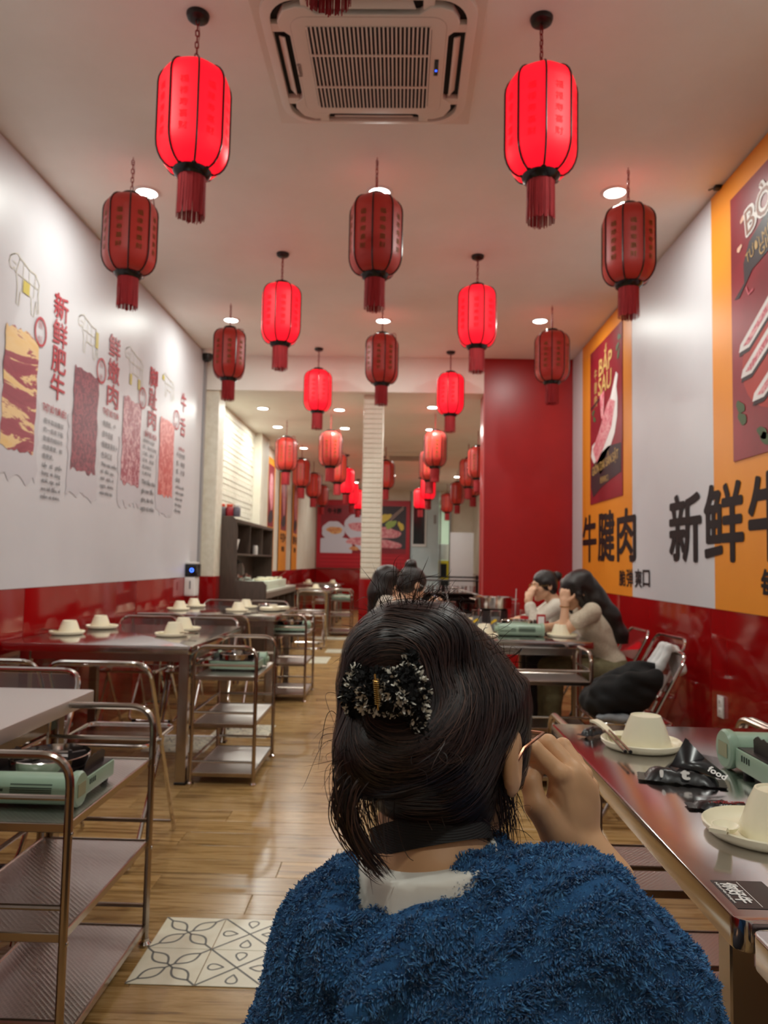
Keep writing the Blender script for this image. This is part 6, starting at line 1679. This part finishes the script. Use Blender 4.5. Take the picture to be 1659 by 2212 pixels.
# V shaped neck opening at the back
n0 = A(-.012, -.0, 0)
op = [A(-.034, .60, .893), A(-.028, .62, .925), A(.03, .645, .962), A(.0, .63, .93)]
for x_, y_, r_ in ((774, 1925, 14), (778, 1958, 11), (785, 1962, 13), (790, 1940, 21), (797, 1912, 28), (830, 1918, 36), (880, 1896, 42), (930, 1872, 44), (960, 1862, 28), (870, 1862, 46), (812, 1890, 34)):
    K.cap(PX(x_, y_, .55), PX(x_, y_, .672), r_ * .00034, r_ * .00042, .004, sub=True)
def hit(F_, x, y):
    d = np.array(ray(x, y)); d /= np.linalg.norm(d); t = .45 + np.arange(0, .5, .002); P_ = np.array(CAM) + d * t[:, None]; v = F_.sample(P_); k = int(np.argmax(v < 0)); return P_[k]
for line in (((1120, 1880), (1085, 1930), (1052, 1990), (1022, 2070), (1000, 2150), (985, 2230)), ((742, 2030), (728, 2110), (722, 2230)), ((648, 2020), (640, 2100), (650, 2200))):
    hs = [hit(K, *q_) for q_ in line]
    for h0, h1 in zip(hs[:-1], hs[1:]): K.cap(h0 + A(0, -.003, 0), h1 + A(0, -.003, 0), .0085, .0085, .008, sub=True)
K.ripple(.0016, 45, 11)
M_fleece = mottled('blue_fleece', (40, 92, 140), (26, 66, 110), 60, .95, .6)
kb = K.build('cardigan', M_fleece, FG, FB)
Vk, Fk = K.surface(); cen = Vk[Fk].mean(1); nr = np.cross(Vk[Fk[:, 1]] - Vk[Fk[:, 0]], Vk[Fk[:, 3]] - Vk[Fk[:, 0]]); ar = np.linalg.norm(nr, axis=1)
wt = ar * np.where(cen[:, 2] > .72, 1.0, .12)
NT = 150000; pk_ = rng.choice(len(cen), NT, p=wt / wt.sum())
e1 = Vk[Fk[pk_, 1]] - Vk[Fk[pk_, 0]]; e2 = Vk[Fk[pk_, 3]] - Vk[Fk[pk_, 0]]
P = Vk[Fk[pk_, 0]] + e1 * rng.uniform(0, 1, (NT, 1)) + e2 * rng.uniform(0, 1, (NT, 1))
nn = K.grad(P)
fr_ = rng.normal(size=(7, 3)) * 260; ph_ = rng.uniform(0, 6.28, (7, 3))
fld = sum(np.sin((P @ fr_[i])[:, None] + ph_[i][None, :]) for i in range(7)) / 2.2
d = nn * .8 + fld * .8 + np.array([[0, 0, -.35]]) + rng.normal(0, .25, (NT, 3)); d /= np.linalg.norm(d, axis=1, keepdims=True)
Lt = rng.uniform(.0026, .0050, (NT, 1)) * (1 + .35 * fld[:, :1])
sd = np.cross(d, rng.normal(size=(NT, 3))); sd /= np.linalg.norm(sd, axis=1, keepdims=True); wd = rng.uniform(.0005, .0010, (NT, 1))
bend = np.cross(sd, d) * rng.uniform(-.5, .5, (NT, 1))
p1 = P + d * Lt * .55; p2 = P + (d + bend) * Lt
V = np.stack([P + sd * wd, P - sd * wd, p1 - sd * wd * .9, p1 + sd * wd * .9, p2 - sd * wd * .35, p2 + sd * wd * .35], 1).reshape(-1, 3)
b = np.arange(NT) * 6; F = np.concatenate([np.stack([b, b + 1, b + 2, b + 3], 1), np.stack([b + 3, b + 2, b + 4, b + 5], 1)])
M_pile = mat('blue_fleece_pile', (38, 88, 132), .9, sheen=.3)
_g = N(M_pile, 'ShaderNodeNewGeometry'); L(M_pile, ramp(M_pile, _g.outputs['Random Per Island'], [(0, (32, 80, 128)), (.6, (52, 110, 162)), (1, (86, 144, 192))]), bsdf(M_pile).inputs['Base Color'])
tag(new_obj('fleece_pile', mesh_np('fleece_pile', V - FB, F, smooth=False), M_pile, kb), kind='stuff')
B = SDF((-.2, .5, 0), (.32, 1.36, .70), .008)
B.ell((.06, .74, .55), (.165, .13, .11), None, .03)
for sx in (-1, 1): B.cap((.06 + sx * .08, .76, .53), (.06 + sx * .10, 1.16, .50), .088, .064, .03); B.cap((.06 + sx * .10, 1.16, .50), (.06 + sx * .10, 1.12, .10), .062, .052, .02)
B.build('trousers', M_denim, FG, FB)
for sx in (-1, 1): SDF((.06 + sx * .1 - .07, 1.0, -.02), (.06 + sx * .1 + .07, 1.36, .12), .006).cap((.06 + sx * .1, 1.10, .04), (.06 + sx * .1, 1.26, .036), .045, .038, .01).plane((0, 0, .003), (0, 0, -1)).build('shoe', M_black, FG, FB)

# tweed claw clip
cl = thing('claw_clip', 'black and white tweed claw clip with a gold spring in the foreground hair', 'hair clip', tuple(PX(835, 1495, .625)))
CB = PX(835, 1495, .625)
Q = SDF(CB - A(.07, .05, .07), CB + A(.07, .06, .07), .0025)
Q.chain([PX(775, 1497, .640), PX(815, 1492, .618), PX(862, 1494, .616), PX(895, 1498, .626)], [.0125, .0145, .0145, .011], .008)
Q.chain([PX(886, 1418, .632), PX(893, 1480, .624), PX(900, 1540, .620), PX(908, 1588, .628)], [.004, .006, .006, .0045], .006)
Q.chain([PX(775, 1460, .645), PX(768, 1500, .64), PX(780, 1540, .64)], [.008, .009, .008], .006)
Q.build('tweed_shell', mat('black_tweed', (16, 15, 16), .9), cl, CB)
Vq, Fq = Q.surface(); cen = Vq[Fq].mean(1); rq = np.random.default_rng(3)
def loops(name, n, m, size):
    c = cen[rq.integers(0, len(cen), n)]
    if name == 'white_loops':
        hub = cen[rq.integers(0, len(cen), 70)]; c = hub[rq.integers(0, 70, n)] + rq.normal(0, .0026, (n, 3))
    g = Q.grad(c); d = g * .8 + rq.normal(0, .8, (n, 3)); d /= np.linalg.norm(d, axis=1, keepdims=True)
    s_ = np.cross(d, rq.normal(size=(n, 3))); s_ /= np.linalg.norm(s_, axis=1, keepdims=True); L_ = rq.uniform(.5, 1, (n, 1)) * size; w_ = L_ * .3
    c = c - g * Q.sample(c)[:, None]
    V = np.stack([c + s_ * w_ * .4, c - s_ * w_ * .4, c + d * L_ * .5 - s_ * w_, c + d * L_ * .5 + s_ * w_, c + d * L_ - s_ * w_ * .4, c + d * L_ + s_ * w_ * .4], 1).reshape(-1, 3)
    b = np.arange(n) * 6; F = np.concatenate([np.stack([b, b + 1, b + 2, b + 3], 1), np.stack([b + 3, b + 2, b + 4, b + 5], 1)])
    tag(new_obj(name, mesh_np(name, V - CB, F, smooth=False), m, cl), kind='stuff')
loops('black_loops', 3200, MATS['black_tweed'], .0055); loops('white_loops', 900, mat('ivory_yarn', (226, 220, 206), .8), .0062)
a0, a1 = PX(812, 1468, .598), PX(816, 1522, .598)
hx = [tuple(a0 + (a1 - a0) * t + A(.0022 * math.cos(t * 2 * PI * 12), .0022 * math.sin(t * 2 * PI * 12), 0) - CB) for t in np.linspace(0, 1, 145)]
MB().tube(hx, .0005, 5).build('gold_spring', M_gold_m, cl)
MB().tube([tuple(PX(810, 1456, .599) - CB), tuple(PX(817, 1534, .599) - CB)], .0009, 6).build('hinge_pin', M_gold_m, cl)
